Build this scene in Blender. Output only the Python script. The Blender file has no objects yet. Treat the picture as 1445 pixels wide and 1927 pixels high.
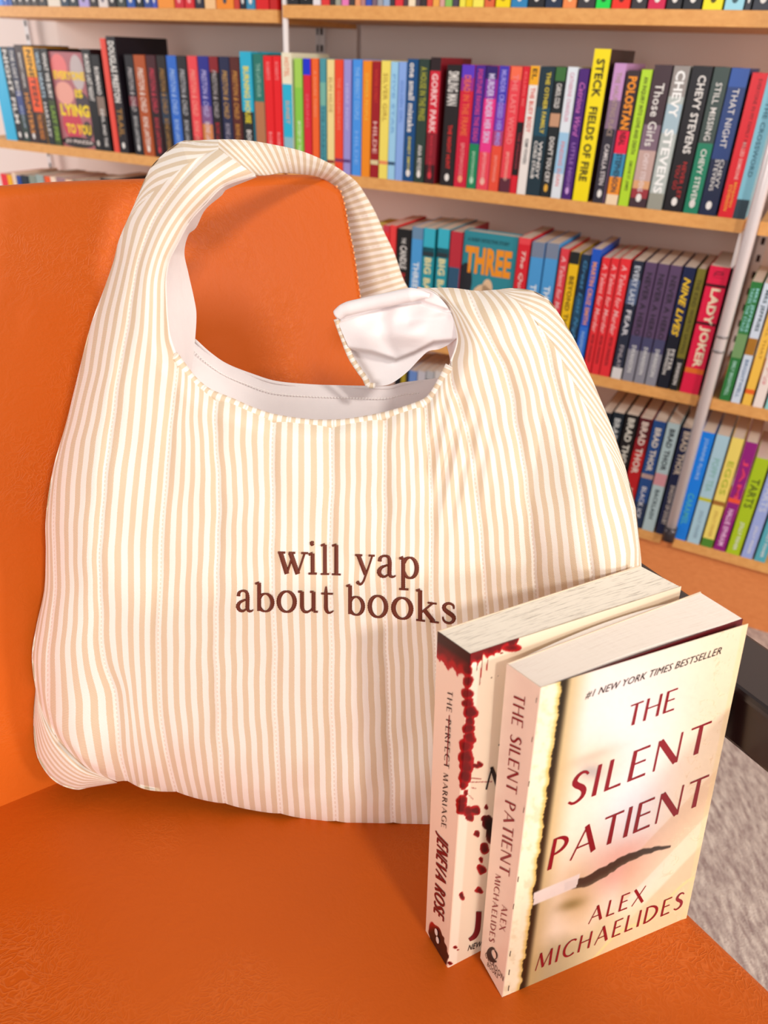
import bpy, bmesh, math, random
import numpy as np
random.seed(7); np.random.seed(7)
S = bpy.context.scene
COL = S.collection
# ------------------------------------------------------------------ camera, world, light, exposure
F_PX, CX, CY, ZC = 1440.0, 722.5, 963.5, 0.96          # frame is 1445 x 1927
R = np.array([[9.99239774e-01, 3.89855701e-02, 0.0],
              [2.00682185e-02, -5.14368831e-01, 8.57334224e-01],
              [3.34236635e-02, -8.56682456e-01, -5.14760166e-01]])
C0 = np.array([0, 0, ZC])
from mathutils import Matrix, Vector
cam_d = bpy.data.cameras.new('camera'); cam = bpy.data.objects.new('camera', cam_d); COL.objects.link(cam)
cam.matrix_world = Matrix([[R[0, 0], -R[0, 1], -R[0, 2], 0], [R[1, 0], -R[1, 1], -R[1, 2], 0],
                           [R[2, 0], -R[2, 1], -R[2, 2], ZC], [0, 0, 0, 1]])
cam_d.sensor_fit = 'HORIZONTAL'; cam_d.sensor_width = 36.0; cam_d.lens = 36.0 * F_PX / 1445.0
cam_d.clip_start = 0.02
cam_d.dof.use_dof = True; cam_d.dof.focus_distance = 0.50; cam_d.dof.aperture_fstop = 11.5
S.camera = cam
w = bpy.data.worlds.new('world'); S.world = w; w.use_nodes = True
w.node_tree.nodes['Background'].inputs[0].default_value = (1.0, 0.955, 0.93, 1)
w.node_tree.nodes['Background'].inputs[1].default_value = 0.40
def area(name, loc, target, size, power, color=(1, 0.95, 0.88)):
    l = bpy.data.lights.new(name, 'AREA'); l.shape = 'DISK'; l.size = size; l.energy = power; l.color = color
    o = bpy.data.objects.new(name, l); COL.objects.link(o); o.location = loc
    o.rotation_euler = (Vector(target) - Vector(loc)).to_track_quat('-Z', 'Y').to_euler()
    return o
area('ceiling_lamp_near', (1.28, -1.80, 2.54), (0, .5, .75), 0.34, 38)
area('side_lamp', (2.50, -0.85, 1.42), (0, .5, .75), 0.50, 31)
area('front_fill_light', (-1.0, -1.9, 1.12), (0.1, 1.2, .85), 1.6, 26, (1, .965, .945))  # added fill, set low to brighten the bag front and shelf recesses
area('shelf_fill_light', (-2.97, 2.10, 1.25), (.9, 1.5, .95), 0.9, 20, (1, .95, .92))  # added fill grazing along the shelves to lift the wall behind the books
S.view_settings.view_transform = 'Standard'; S.view_settings.look = 'None'
S.view_settings.gamma = 1.0; S.view_settings.use_curve_mapping = False
S.view_settings.exposure = 0.25

# ------------------------------------------------------------------ geometry from the survey of the photograph
def ray(x, y):
    x = np.asarray(x, float); y = np.asarray(y, float)
    c = np.stack([(x - CX) / F_PX, (y - CY) / F_PX, np.ones_like(x)], -1)
    return c @ R.T
def hit(x, y, n, o):
    v = ray(x, y); t = ((np.asarray(o) - C0) @ n) / (v @ n)
    return C0 + v * t[..., None] if v.ndim > 1 else C0 + v * t
def unit(v): v = np.asarray(v, float); return v / np.linalg.norm(v)
SN = unit([-0.0217, 0.1703, 0.98515]); SO = np.array([.08079, .22947, ZC - .45651])         # seat plane
BO = np.array([-.2448, .3932, ZC - .492])                                                  # point on the seat / back crevice
LD = np.array([math.sin(math.radians(50)), math.cos(math.radians(50)), 0]); LD = unit(LD - SN * (SN @ LD))
WD = np.cross(SN, LD)
BE = math.cos(math.radians(14)) * np.array([0, 0, 1]) + math.sin(math.radians(14)) * unit(WD)
BN = unit(np.cross(LD, BE))                                                                # towards the sitter
AZ = math.radians(-62.6)
SL = np.array([math.sin(AZ), math.cos(AZ), 0]); SH = np.array([math.cos(AZ), -math.sin(AZ), 0])   # along shelves (left), into shelves
DS = 1.4
def sh(x, y, d=DS):
    p = hit(x, y, SH, C0 + SH * d); return float(p @ SL), float(p[2])
def SP(u, d, z): return np.array([SL[0] * u + SH[0] * d, SL[1] * u + SH[1] * d, z])

# ------------------------------------------------------------------ materials
def lin(c):
    if isinstance(c, str): c = tuple(int(c[i:i + 2], 16) for i in (0, 2, 4))
    return tuple(((v / 255) / 12.92 if v / 255 <= .04045 else ((v / 255 + .055) / 1.055) ** 2.4) for v in c) + (1.0,)
MC = {}
def mat(col, rough=.45, metal=0.0, name=None, spec=.4):
    k = (str(col), rough, metal, spec)
    if k in MC: return MC[k]
    m = bpy.data.materials.new(name or 'paint'); m.use_nodes = True
    b = m.node_tree.nodes['Principled BSDF']
    b.inputs['Base Color'].default_value = lin(col); b.inputs['Roughness'].default_value = rough
    b.inputs['Metallic'].default_value = metal; b.inputs['Specular IOR Level'].default_value = spec
    MC[k] = m; return m
class NT:
    def __init__(s, name, rough=.5, spec=.4):
        s.m = bpy.data.materials.new(name); s.m.use_nodes = True; s.t = s.m.node_tree; s.b = s.t.nodes['Principled BSDF']
        s.b.inputs['Roughness'].default_value = rough; s.b.inputs['Specular IOR Level'].default_value = spec
    def n(s, typ, **kw):
        x = s.t.nodes.new(typ)
        for k, v in kw.items():
            if k.startswith('i_'):
                k2 = k[2:]; k2 = int(k2) if k2.isdigit() else k2.replace('_', ' ')
                if isinstance(v, bpy.types.NodeSocket): s.t.links.new(v, x.inputs[k2])
                else: x.inputs[k2].default_value = v
            else: setattr(x, k, v)
        return x
    def math(s, op, a, b=0.0, c=None):
        kw = dict(operation=op, i_0=a, i_1=b)
        if c is not None: kw['i_2'] = c
        return s.n('ShaderNodeMath', **kw).outputs[0]
    def mix(s, f, a, b):
        x = s.n('ShaderNodeMix', data_type='RGBA')
        for sock, v in ((x.inputs[0], f), (x.inputs[6], a), (x.inputs[7], b)):
            if isinstance(v, bpy.types.NodeSocket): s.t.links.new(v, sock)
            else: sock.default_value = v
        return x.outputs[2]
    def out(s, name, sock): s.t.links.new(sock, s.b.inputs[name])
    def bump(s, h, strength=.3, dist=.001):
        s.out('Normal', s.n('ShaderNodeBump', i_Height=h, i_Strength=strength, i_Distance=dist).outputs[0])

def fabric_material():
    q = NT('striped_seersucker_fabric', .92, .12)
    uv = q.n('ShaderNodeUVMap').outputs[0]
    sep = q.n('ShaderNodeSeparateXYZ', i_0=uv); s_, v_ = sep.outputs[0], sep.outputs[1]
    nz = q.n('ShaderNodeTexNoise', i_Vector=uv, i_Scale=9.0, i_Detail=2.0).outputs[0]
    sw = q.math('ADD', s_, q.math('MULTIPLY', q.math('SUBTRACT', nz, .5), .015))
    st = q.math('PINGPONG', q.math('MULTIPLY', sw, 5.0), .5)                 # 0..0.5
    mask = q.n('ShaderNodeMapRange', interpolation_type='SMOOTHSTEP', i_0=st, i_1=.235, i_2=.275).outputs[0]
    # twill weave
    tw = q.math('SINE', q.math('ADD', q.math('MULTIPLY', s_, 260.0), q.math('MULTIPLY', v_, 52.0)))
    tw = q.math('MULTIPLY', q.math('ADD', tw, 1.0), .5)
    beige = q.mix(tw, lin((208, 182, 150)), lin((234, 212, 184)))
    cream = q.mix(tw, lin((242, 230, 218)), lin((250, 242, 233)))
    base = q.mix(mask, cream, beige)
    gr = q.n('ShaderNodeTexNoise', i_Vector=uv, i_Scale=60.0, i_Detail=2.0).outputs[0]
    base = q.mix(q.math('MULTIPLY', q.math('SUBTRACT', gr, .35), .5), base, lin((214, 190, 166)))
    # quilting stitch: thin dashes at whole s
    fr = q.math('PINGPONG', s_, .5)
    near = q.math('LESS_THAN', fr, .011)
    dash = q.math('LESS_THAN', q.math('FRACT', q.math('MULTIPLY', v_, 2.6)), .6)
    stm = q.math('MULTIPLY', near, dash)
    q.out('Base Color', q.mix(q.math('MULTIPLY', stm, .45), base, lin((212, 178, 150))))
    h = q.math('ADD', q.math('MULTIPLY', tw, .5), q.math('MULTIPLY', stm, -1.5))
    q.bump(h, .35, .0004)
    q.b.inputs['Sheen Weight'].default_value = .15
    return q.m
def cotton_material():
    q = NT('white_lining_cotton', .85, .15)
    g = q.n('ShaderNodeNewGeometry').outputs[0]
    nz = q.n('ShaderNodeTexNoise', i_Vector=g, i_Scale=38.0, i_Detail=4.0).outputs[0]
    q.out('Base Color', q.mix(nz, lin((232, 222, 222)), lin((246, 238, 236))))
    fine = q.n('ShaderNodeTexNoise', i_Vector=g, i_Scale=1400.0).outputs[0]
    q.bump(q.math('ADD', nz, q.math('MULTIPLY', fine, .06)), .3, .003)
    return q.m
def leather_material():
    q = NT('tan_orange_leather', .46, .22)
    g = q.n('ShaderNodeNewGeometry').outputs[0]
    warp = q.n('ShaderNodeTexNoise', i_Vector=g, i_Scale=22.0, i_Detail=3.0)
    wv = q.n('ShaderNodeVectorMath', operation='MULTIPLY_ADD', i_0=warp.outputs[1], i_1=(.11, .11, .11), i_2=g).outputs[0]
    vo = q.n('ShaderNodeTexVoronoi', feature='DISTANCE_TO_EDGE', i_Vector=wv, i_Scale=210.0).outputs[0]
    cr = q.n('ShaderNodeMapRange', i_0=vo, i_1=0.0, i_2=.16).outputs[0]
    area_ = q.n('ShaderNodeTexNoise', i_Vector=g, i_Scale=9.0, i_Detail=1.0).outputs[0]
    am = q.n('ShaderNodeMapRange', i_0=area_, i_1=.46, i_2=.66).outputs[0]
    big = q.n('ShaderNodeTexNoise', i_Vector=g, i_Scale=5.0, i_Detail=3.0).outputs[0]
    base = q.mix(big, lin((194, 84, 12)), lin((214, 102, 24)))
    crl = q.math('MULTIPLY', q.math('SUBTRACT', 1.0, cr), q.math('MULTIPLY', am, .24))
    q.out('Base Color', q.mix(crl, base, lin((240, 140, 75))))
    fine = q.n('ShaderNodeTexNoise', i_Vector=g, i_Scale=600.0, i_Detail=2.0).outputs[0]
    med = q.n('ShaderNodeTexNoise', i_Vector=wv, i_Scale=90.0, i_Detail=3.0).outputs[0]
    h = q.math('ADD', q.math('MULTIPLY', fine, .25), q.math('MULTIPLY', med, .8))
    h = q.math('ADD', h, q.math('MULTIPLY', q.math('MULTIPLY', q.math('SUBTRACT', 1.0, cr), am), .7))
    q.bump(h, .42, .0008)
    return q.m
def wood_material(name, a, b):
    q = NT(name, .45, .35)
    g = q.n('ShaderNodeNewGeometry').outputs[0]
    mp = q.n('ShaderNodeMapping', i_Vector=g, i_Rotation=(0, 0, -(math.pi / 2 + AZ))); mp.vector_type = 'POINT'
    mp2 = q.n('ShaderNodeMapping', i_Vector=mp.outputs[0], i_Scale=(2.2, 60.0, 90.0))
    nz = q.n('ShaderNodeTexNoise', i_Vector=mp2.outputs[0], i_Scale=1.6, i_Detail=4.0, i_Distortion=.4).outputs[0]
    q.out('Base Color', q.mix(nz, lin(a), lin(b)))
    return q.m
def carpet_material():
    q = NT('mottled_mauve_grey_carpet', .97, .05)
    g = q.n('ShaderNodeNewGeometry').outputs[0]
    mp = q.n('ShaderNodeMapping', i_Vector=g, i_Rotation=(0, 0, .20), i_Scale=(120.0, 34.0, 1.0))
    nz = q.n('ShaderNodeTexNoise', i_Vector=mp.outputs[0], i_Scale=1.0, i_Detail=4.0, i_Roughness=.7).outputs[0]
    mr = q.n('ShaderNodeMapRange', i_0=nz, i_1=.36, i_2=.64).outputs[0]
    big = q.n('ShaderNodeTexNoise', i_Vector=g, i_Scale=14.0, i_Detail=2.0).outputs[0]
    base = q.mix(mr, lin((150, 126, 122)), lin((236, 220, 206)))
    q.out('Base Color', q.mix(q.math('MULTIPLY', big, .5), base, lin((178, 158, 150))))
    fine = q.n('ShaderNodeTexNoise', i_Vector=g, i_Scale=500.0).outputs[0]
    q.bump(q.math('ADD', fine, nz), .8, .003)
    return q.m
def pages_material(name, a, b, strength=.5):
    q = NT(name, .85, .1)
    uv = q.n('ShaderNodeUVMap').outputs[0]
    mp = q.n('ShaderNodeMapping', i_Vector=uv, i_Scale=(7.0, 150.0, 1.0))
    nz = q.n('ShaderNodeTexNoise', i_Vector=mp.outputs[0], i_Scale=1.0, i_Detail=3.0, i_Roughness=.7).outputs[0]
    ln = q.n('ShaderNodeMapRange', i_0=nz, i_1=.54, i_2=.62).outputs[0]
    q.out('Base Color', q.mix(q.math('MULTIPLY', ln, strength), lin(a), lin(b)))
    mp3 = q.n('ShaderNodeMapping', i_Vector=uv, i_Scale=(1.5, 260.0, 1.0))
    nf = q.n('ShaderNodeTexNoise', i_Vector=mp3.outputs[0], i_Scale=1.0).outputs[0]
    q.bump(nf, .25, .0006)
    return q.m
def print_material(name, rough=.32):
    q = NT(name, rough, .4)
    q.out('Base Color', q.n('ShaderNodeVertexColor', layer_name='Col').outputs[0])
    return q.m
M_FAB = fabric_material(); M_COT = cotton_material(); M_LEA = leather_material()
M_SHELF = wood_material('maple_shelf_board', (214, 144, 74), (246, 186, 112))
M_KICK = wood_material('warm_wood_base_panel', (214, 124, 66), (238, 152, 90))
M_CARPET = carpet_material()
M_WALL = mat((244, 226, 218), .8, name='painted_wall'); M_WHITE = mat((236, 228, 226), .5, name='white_enamel')
M_STEEL = mat((232, 222, 222), .28, .25, name='satin_steel')
M_THREAD = mat((102, 42, 23), .6, name='brown_thread')
M_ARM = mat((30, 16, 14), .25, name='dark_stained_wood', spec=.6)
M_PAGES = mat((228, 212, 196), .85, name='pages')

# ------------------------------------------------------------------ objects
ORG = {}
def tag(o, label=None, cat=None, group=None, kind=None):
    if label: o['label'] = label
    if cat: o['category'] = cat
    if group: o['group'] = group
    if kind: o['kind'] = kind
    return o
def empty(name, loc, label, cat, group=None):
    o = bpy.data.objects.new(name, None); COL.objects.link(o); o.location = Vector([float(v) for v in loc]); o.empty_display_size = .05
    ORG[o.name] = np.array(loc, float); return tag(o, label, cat, group)
def obj(name, V, Fc, m, parent=None, smooth=False, uv=None, col=None):
    V = np.asarray(V, float); base = ORG[parent.name] if parent else np.zeros(3)
    me = bpy.data.meshes.new(name); me.from_pydata((V - base).tolist(), [], [tuple(int(i) for i in f) for f in Fc]); me.update()
    me.materials.append(m)
    if smooth: me.polygons.foreach_set('use_smooth', [True] * len(me.polygons))
    if uv is not None:
        uvl = me.uv_layers.new(name='UVMap'); li = np.empty(len(me.loops), np.int32); me.loops.foreach_get('vertex_index', li)
        uvl.data.foreach_set('uv', np.asarray(uv, float)[li].ravel())
    if col is not None:
        ca = me.color_attributes.new('Col', 'FLOAT_COLOR', 'POINT'); ca.data.foreach_set('color', np.asarray(col, float).ravel())
    o = bpy.data.objects.new(name, me); COL.objects.link(o)
    if parent: o.parent = parent; 
    ORG[o.name] = base
    return o
class MB:
    def __init__(s): s.v = []; s.f = []; s.uv = []
    def add(s, V, Fc, uv=None):
        k = len(s.v); s.v += [tuple(map(float, p)) for p in V]; s.f += [tuple(i + k for i in f) for f in Fc]
        s.uv += ([tuple(t) for t in uv] if uv is not None else [(0, 0)] * len(V)); return s
    def hexa(s, c):     # c: 8 corners, index = ux + 2*uy + 4*uz
        return s.add(c, [(0, 2, 3, 1), (4, 5, 7, 6), (0, 1, 5, 4), (2, 6, 7, 3), (0, 4, 6, 2), (1, 3, 7, 5)])
    def box(s, o, a, b, c):
        o, a, b, c = map(np.asarray, (o, a, b, c))
        return s.hexa([o, o + a, o + b, o + a + b, o + c, o + a + c, o + b + c, o + a + b + c])
    def tube(s, P, r, n=8, uvs=None, caps=True):
        P = np.asarray(P, float); m = len(P); r = np.broadcast_to(r, (m,))
        T = np.gradient(P, axis=0); T /= np.linalg.norm(T, axis=1)[:, None] + 1e-12
        up = np.array([0, 0, 1.]) if abs(T[0, 2]) < .9 else np.array([0, 1., 0]); V = []; U = []
        for i in range(m):
            a = unit(np.cross(T[i], up)); b = np.cross(a, T[i])
            for k in range(n):
                an = 2 * math.pi * k / n; V.append(P[i] + r[i] * (a * math.cos(an) + b * math.sin(an)))
                U.append((uvs[i] if uvs is not None else 0, k / n))
        Fc = [(i * n + k, i * n + (k + 1) % n, (i + 1) * n + (k + 1) % n, (i + 1) * n + k) for i in range(m - 1) for k in range(n)]
        if caps: Fc += [tuple(range(n))[::-1], tuple((m - 1) * n + k for k in range(n))]
        return s.add(V, Fc, U)
    def go(s, name, m, parent=None, smooth=False, uv=False):
        return obj(name, s.v, s.f, m, parent, smooth, s.uv if uv else None)
def grid_faces(nu, nv, off=0):
    return [(off + i * nv + j, off + (i + 1) * nv + j, off + (i + 1) * nv + j + 1, off + i * nv + j + 1) for i in range(nu - 1) for j in range(nv - 1)]
def resample(P, n):     # smooth curve through points (any dimension; arc length from the first two)
    P = np.asarray(P, float); d = np.r_[0, np.cumsum(np.hypot(*np.diff(P[:, :2], axis=0).T))]
    m = len(P); sl = np.zeros_like(P)
    for i in range(m):
        a, b = max(i - 1, 0), min(i + 1, m - 1); sl[i] = (P[b] - P[a]) / (d[b] - d[a])
    t = np.linspace(0, d[-1], n); k = np.clip(np.searchsorted(d, t, 'right') - 1, 0, m - 2)
    h = (d[k + 1] - d[k]); q = (t - d[k]) / h; q = q[:, None]; h = h[:, None]
    return (2 * q**3 - 3 * q**2 + 1) * P[k] + (q**3 - 2 * q**2 + q) * h * sl[k] + (-2 * q**3 + 3 * q**2) * P[k + 1] + (q**3 - q**2) * h * sl[k + 1]

# ------------------------------------------------------------------ lettering
TXT = {}
def text_mesh(body, bold=0.0, shear=0.0):
    k = (body, bold, shear)
    if k not in TXT:
        c = bpy.data.curves.new('t', 'FONT'); c.body = body; c.size = 1; c.resolution_u = 2; c.offset = bold; c.shear = shear; c.space_character = 1.05
        o = bpy.data.objects.new('t', c); COL.objects.link(o)
        dg = bpy.context.evaluated_depsgraph_get(); me = bpy.data.meshes.new_from_object(o.evaluated_get(dg))
        V = np.array([v.co[:2] for v in me.vertices]) if len(me.vertices) else np.zeros((0, 2)); Fc = [tuple(p.vertices) for p in me.polygons]
        bpy.data.objects.remove(o); bpy.data.curves.remove(c); bpy.data.meshes.remove(me)
        if len(V): V = V - V.min(0); V = V / V.max(0)
        TXT[k] = (V, Fc)
    return TXT[k]
def arc(cx, cy, rx, ry, a0, a1, w0, w1, n=22, mode=0):
    """elliptic stroke; mode 1: width varies with |cos| (thick sides)"""
    out = []
    for i in range(n):
        t = i / (n - 1); a = math.radians(a0 + (a1 - a0) * t)
        wd = w0 + (w1 - w0) * (abs(math.cos(a)) if mode else t); out.append((cx + rx * math.cos(a), cy + ry * math.sin(a), wd))
    return out
def L(x0, y0, x1, y1, w0, w1=None, n=6):
    w1 = w0 if w1 is None else w1
    return [(x0 + (x1 - x0) * i / (n - 1), y0 + (y1 - y0) * i / (n - 1), w0 + (w1 - w0) * i / (n - 1)) for i in range(n)]
BOWL = arc(.50, .5, .34, .47, 155, -155, .06, .18, 26, 1)
SERIF = {   # lower-case old-style serif letters, x-height 1
    'w': (1.42, [L(.12, .98, .42, 0, .18), L(.42, .02, .70, .92, .07), L(.58, .98, .92, 0, .18), L(.92, .02, 1.24, .98, .07), L(0, .98, .34, .98, .07), L(.50, .98, .80, .98, .07), L(1.08, .98, 1.40, .98, .07)]),
    'i': (.50, [L(.25, .03, .25, .95, .16), L(.03, .03, .47, .03, .07), L(.04, .9, .25, .98, .09), arc(.22, 1.42, .05, .05, 0, 360, .12, .12, 10)]),
    'l': (.50, [L(.25, .03, .25, 1.55, .16), L(.03, .03, .47, .03, .07), L(.04, 1.5, .25, 1.58, .09)]),
    'y': (1.05, [L(.17, .98, .56, .05, .18), [(.92, .98, .07), (.75, .5, .07), (.56, .02, .08), (.44, -.28, .08), (.32, -.42, .09), (.2, -.42, .12)], arc(.15, -.36, .04, .04, 0, 360, .1, .1, 10), L(0, .98, .38, .98, .07), L(.72, .98, 1.05, .98, .07)]),
    'a': (.92, [[(.14, .72, .15), (.16, .86, .13), (.26, .96, .08), (.42, .99, .08), (.56, .93, .12), (.61, .75, .16), (.61, .4, .16), (.61, .15, .16), (.68, .05, .11), (.80, .04, .07), (.9, .10, .05)], [(.60, .60, .06), (.40, .53, .08), (.2, .42, .12), (.11, .24, .17), (.2, .07, .13), (.36, .03, .09), (.5, .1, .07), (.6, .2, .06)]]),
    'p': (1.05, [L(.22, -.5, .22, .95, .16), L(.02, -.5, .48, -.5, .07), L(.03, .9, .22, .98, .09), arc(.55, .5, .34, .47, 150, -150, .06, .18, 26, 1)]),
    'b': (1.02, [L(.2, .05, .2, 1.55, .16), L(0, 1.5, .2, 1.58, .09), arc(.52, .5, .36, .47, 150, -155, .06, .18, 26, 1)]),
    'o': (1.02, [arc(.5, .5, .41, .47, 90, 450, .06, .18, 34, 1)]),
    'u': (1.1, [[(.2, .97, .16), (.2, .5, .16), (.21, .22, .16), (.3, .06, .12), (.46, .02, .09), (.62, .09, .07), (.76, .22, .06)], L(.80, .97, .80, .05, .16), L(0, .97, .2, .97, .08), L(.62, .97, .8, .97, .08), L(.8, .04, 1.02, .04, .07)]),
    't': (.66, [[(.27, 1.3, .05), (.26, 1, .14), (.26, .5, .16), (.27, .2, .16), (.36, .04, .11), (.48, .03, .07), (.62, .12, .05)], L(.02, .95, .6, .95, .07)]),
    'k': (1.12, [L(.22, .03, .22, 1.55, .16), L(.03, 1.5, .22, 1.58, .09), L(.03, .03, .45, .03, .07), L(.26, .42, .80, .95, .07), L(.58, .97, 1.0, .97, .07), L(.42, .58, .86, .05, .18), L(.68, .03, 1.1, .03, .07)]),
    's': (.78, [[(.62, .72, .05), (.60, .88, .08), (.46, .97, .09), (.3, .96, .1), (.17, .84, .14), (.18, .68, .16), (.33, .55, .18), (.5, .44, .18), (.62, .3, .16), (.58, .12, .12), (.42, .02, .09), (.24, .05, .08), (.13, .16, .07), (.1, .3, .05)]]),
}
def c_(w=.9, h=.13, f=.05, g=1.0): return arc(.48 * g, .5, .43 * g, .48, 48, 312, f, h, 24, 1)
CAPS = {   # flared sans capitals, cap height 1
    'T': (.62, [L(.31, 0, .31, .97, .15, .12), L(0, .96, .62, .96, .06, .07)]),
    'H': (.80, [L(.08, 0, .08, 1, .13, .12), L(.70, 0, .70, 1, .13, .12), L(.08, .53, .70, .53, .055)]),
    'E': (.56, [L(.08, 0, .08, 1, .13, .12), L(.08, .965, .54, .965, .06, .075), L(.08, .53, .48, .53, .05, .06), L(.08, .035, .56, .035, .06, .08)]),
    'S': (.56, [[(.50, .84, .07), (.42, .94, .08), (.28, .97, .10), (.14, .88, .14), (.10, .73, .16), (.20, .60, .17), (.36, .48, .17), (.47, .33, .16), (.46, .16, .14), (.33, .05, .10), (.18, .03, .08), (.04, .13, .07)]]),
    'I': (.18, [L(.08, 0, .08, 1, .14, .12)]),
    'L': (.52, [L(.08, 0, .08, 1, .13, .12), L(.08, .035, .52, .035, .06, .08)]),
    'N': (.86, [L(.07, 0, .07, 1, .06, .06), L(.10, .98, .74, .02, .17, .17), L(.77, 0, .77, 1, .06, .06)]),
    'P': (.58, [L(.08, 0, .08, 1, .14, .12), arc(.10, .72, .40, .255, 92, -92, .05, .14, 20, 1)]),
    'A': (.86, [L(.05, 0, .42, .98, .055), L(.40, .99, .80, 0, .15, .16), L(.18, .34, .64, .34, .05)]),
    'X': (.78, [L(.05, 1, .72, 0, .15), L(.70, 1, .05, 0, .055)]),
    'M': (1.02, [L(.05, 0, .16, 1, .055), L(.17, .98, .50, .06, .15), L(.50, .05, .84, .98, .055), L(.85, 1, .94, 0, .14)]),
    'C': (.74, [arc(.48, .5, .42, .47, 52, 308, .06, .15, 24, 1)]),
    'D': (.84, [L(.08, 0, .08, 1, .13, .12), arc(.12, .5, .64, .47, 92, -92, .06, .15, 26, 1)]),
    'V': (.8, [L(.05, 1, .38, 0, .15), L(.38, 0, .74, 1, .06)]),
    'J': (.4, [[(.28, 1, .14), (.28, .5, .14), (.28, .1, .14), (.2, -.08, .11), (.05, -.16, .07)]]),
    'R': (.64, [L(.08, 0, .08, 1, .14, .12), arc(.10, .74, .36, .235, 92, -92, .05, .14, 18, 1), L(.26, .5, .62, 0, .14)]),
    'O': (.92, [arc(.46, .5, .39, .46, 90, 450, .06, .15, 32, 1)]),
    ' ': (.40, []),
}
def stroke_mesh(st, place, raise_fn=None, across=2, step=None, jit=0.0, bottom=True):
    """st: [(x,y,w)], place(x, y, lift 0..1) -> world"""
    P = np.array(st, float)
    n = max(4, int(sum(np.hypot(*np.diff(P[:, :2], axis=0).T)) / (step or .08)) + 2)
    Q = resample(P, n); T = np.gradient(Q[:, :2], axis=0); T /= np.linalg.norm(T, axis=1)[:, None] + 1e-9; N = np.stack([-T[:, 1], T[:, 0]], 1)
    wd = Q[:, 2:3] * .5 * (1 + jit * np.where(np.arange(n) % 2, 1, -1))[:, None]
    X = []; Y = []; Z = []
    for k in range(across):
        a = -1 + 2 * k / (across - 1); pt = Q[:, :2] + N * wd * a; X.append(pt[:, 0]); Y.append(pt[:, 1]); Z.append(np.full(n, 1 - a * a if across > 2 else 1.0))
    X, Y, Z = (np.stack(v, 0) for v in (X, Y, Z))
    V = place(X.ravel(), Y.ravel(), Z.ravel()); return V, grid_faces(across, n)
def px_line_text(word, table, p0, p1, up0, plane, lift=.0002, track=.12, up1=None):
    """flared letters from pixel p0 to p1 (baseline) on a plane; returns one mesh"""
    p0, p1, up0 = map(lambda a: np.array(a, float), (p0, p1, up0)); up1 = up0 if up1 is None else np.array(up1, float)
    tot = sum(table[c][0] for c in word) + track * (len(word) - 1); mb = MB(); x = 0
    n, o = plane
    for c in word:
        wdt, strokes = table[c]
        for st in strokes:
            def place(X, Y, Z, x=x):
                t = ((X + x) / tot)[:, None]; q = p0 + (p1 - p0) * t + (up0 + (up1 - up0) * t) * Y[:, None]
                return hit(q[:, 0], q[:, 1], n, o + n * lift)
            V, Fc = stroke_mesh(st, place); mb.add(V, Fc)
        x += wdt + track
    return mb
def px_font_text(body, p0, p1, up, plane, lift=.0002, bold=0, shear=0, mb=None):
    V, Fc = text_mesh(body, bold, shear); p0, p1, up = map(lambda a: np.array(a, float), (p0, p1, up)); n, o = plane
    q = p0 + (p1 - p0) * V[:, :1] + up * V[:, 1:2]
    return (mb or MB()).add(hit(q[:, 0], q[:, 1], n, o + n * lift), Fc)

#SECTION_STRUCTURE
# ------------------------------------------------------------------ setting
def quad_obj(name, c, m, kind='structure'):
    o = obj(name, c, [(0, 1, 2, 3)], m); o['kind'] = kind; return o
fl = MB().box((-3, -1.6, -.02), (6.5, 0, 0), (0, 6, 0), (0, 0, .02)).go('floor', M_CARPET); fl['kind'] = 'structure'; tag(fl, 'mottled mauve-grey carpet floor under the armchair', 'floor')
DB = DS + .30
wl = MB().box(SP(-1.6, DB + .012, 0), SP(4.2, 0, 0), SP(0, .05, 0), (0, 0, 2.4)).go('wall_back', M_WALL); wl['kind'] = 'structure'; tag(wl, 'pale painted wall behind the bookcases', 'wall')

# book cases (three bays) : boards, back panel, uprights
U_AB, U_BC = sh(527, 44)[0], sh(1425, 380)[0]
Z1B, Z2B, Z3B, Z4B = ZC + .069, ZC - .2085, ZC - .5065, ZC - .802      # tops of the shelves
TH = .0205
def bay(name_label, u0, u1, dz, boards, base=True):
    root = empty('bookcase', SP((u0 + u1) / 2, DS + .15, 0), name_label, 'bookcase', 'bookcase bays along the wall')
    for z in boards:
        b = MB(); b.box(SP(u0, DS, z + dz - TH), SP(u1 - u0, 0, 0), SP(0, .295, 0), (0, 0, TH)); o = b.go('shelf_board', M_SHELF, root)
        lip = MB().box(SP(u0, DS + .293, z + dz), SP(u1 - u0, 0, 0), SP(0, .003, 0), (0, 0, .012)); lip.go('rear_lip', M_WHITE, root)
    MB().box(SP(u0, DB - .004, 0), SP(u1 - u0, 0, 0), SP(0, .012, 0), (0, 0, 1.75)).go('back_panel', M_WALL, root)
    if base: MB().box(SP(u0 - (.024 if root.name.endswith('001') else 0), DS + .012, 0), SP(u1 - u0 + (.024 if root.name.endswith('001') else 0), 0, 0), SP(0, .02, 0), (0, 0, Z4B + dz - TH)).go('base_panel', M_KICK, root)
    return root
g_ = .0065
bayA = bay('maple bookcase bay at the far left, behind the chair back', U_AB + g_, U_AB + .93, -.008, (Z1B, Z2B, Z3B, Z4B))
bayB = bay('wide maple bookcase bay in the middle, behind the striped bag', U_BC + .012, U_AB - g_, 0, (Z1B, Z2B, Z3B, Z4B))
bayC = bay('maple bookcase bay at the right edge, beyond the silver post', U_BC - .90, U_BC - .012, 0, (Z1B, Z2B, Z3B, Z4B))
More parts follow.
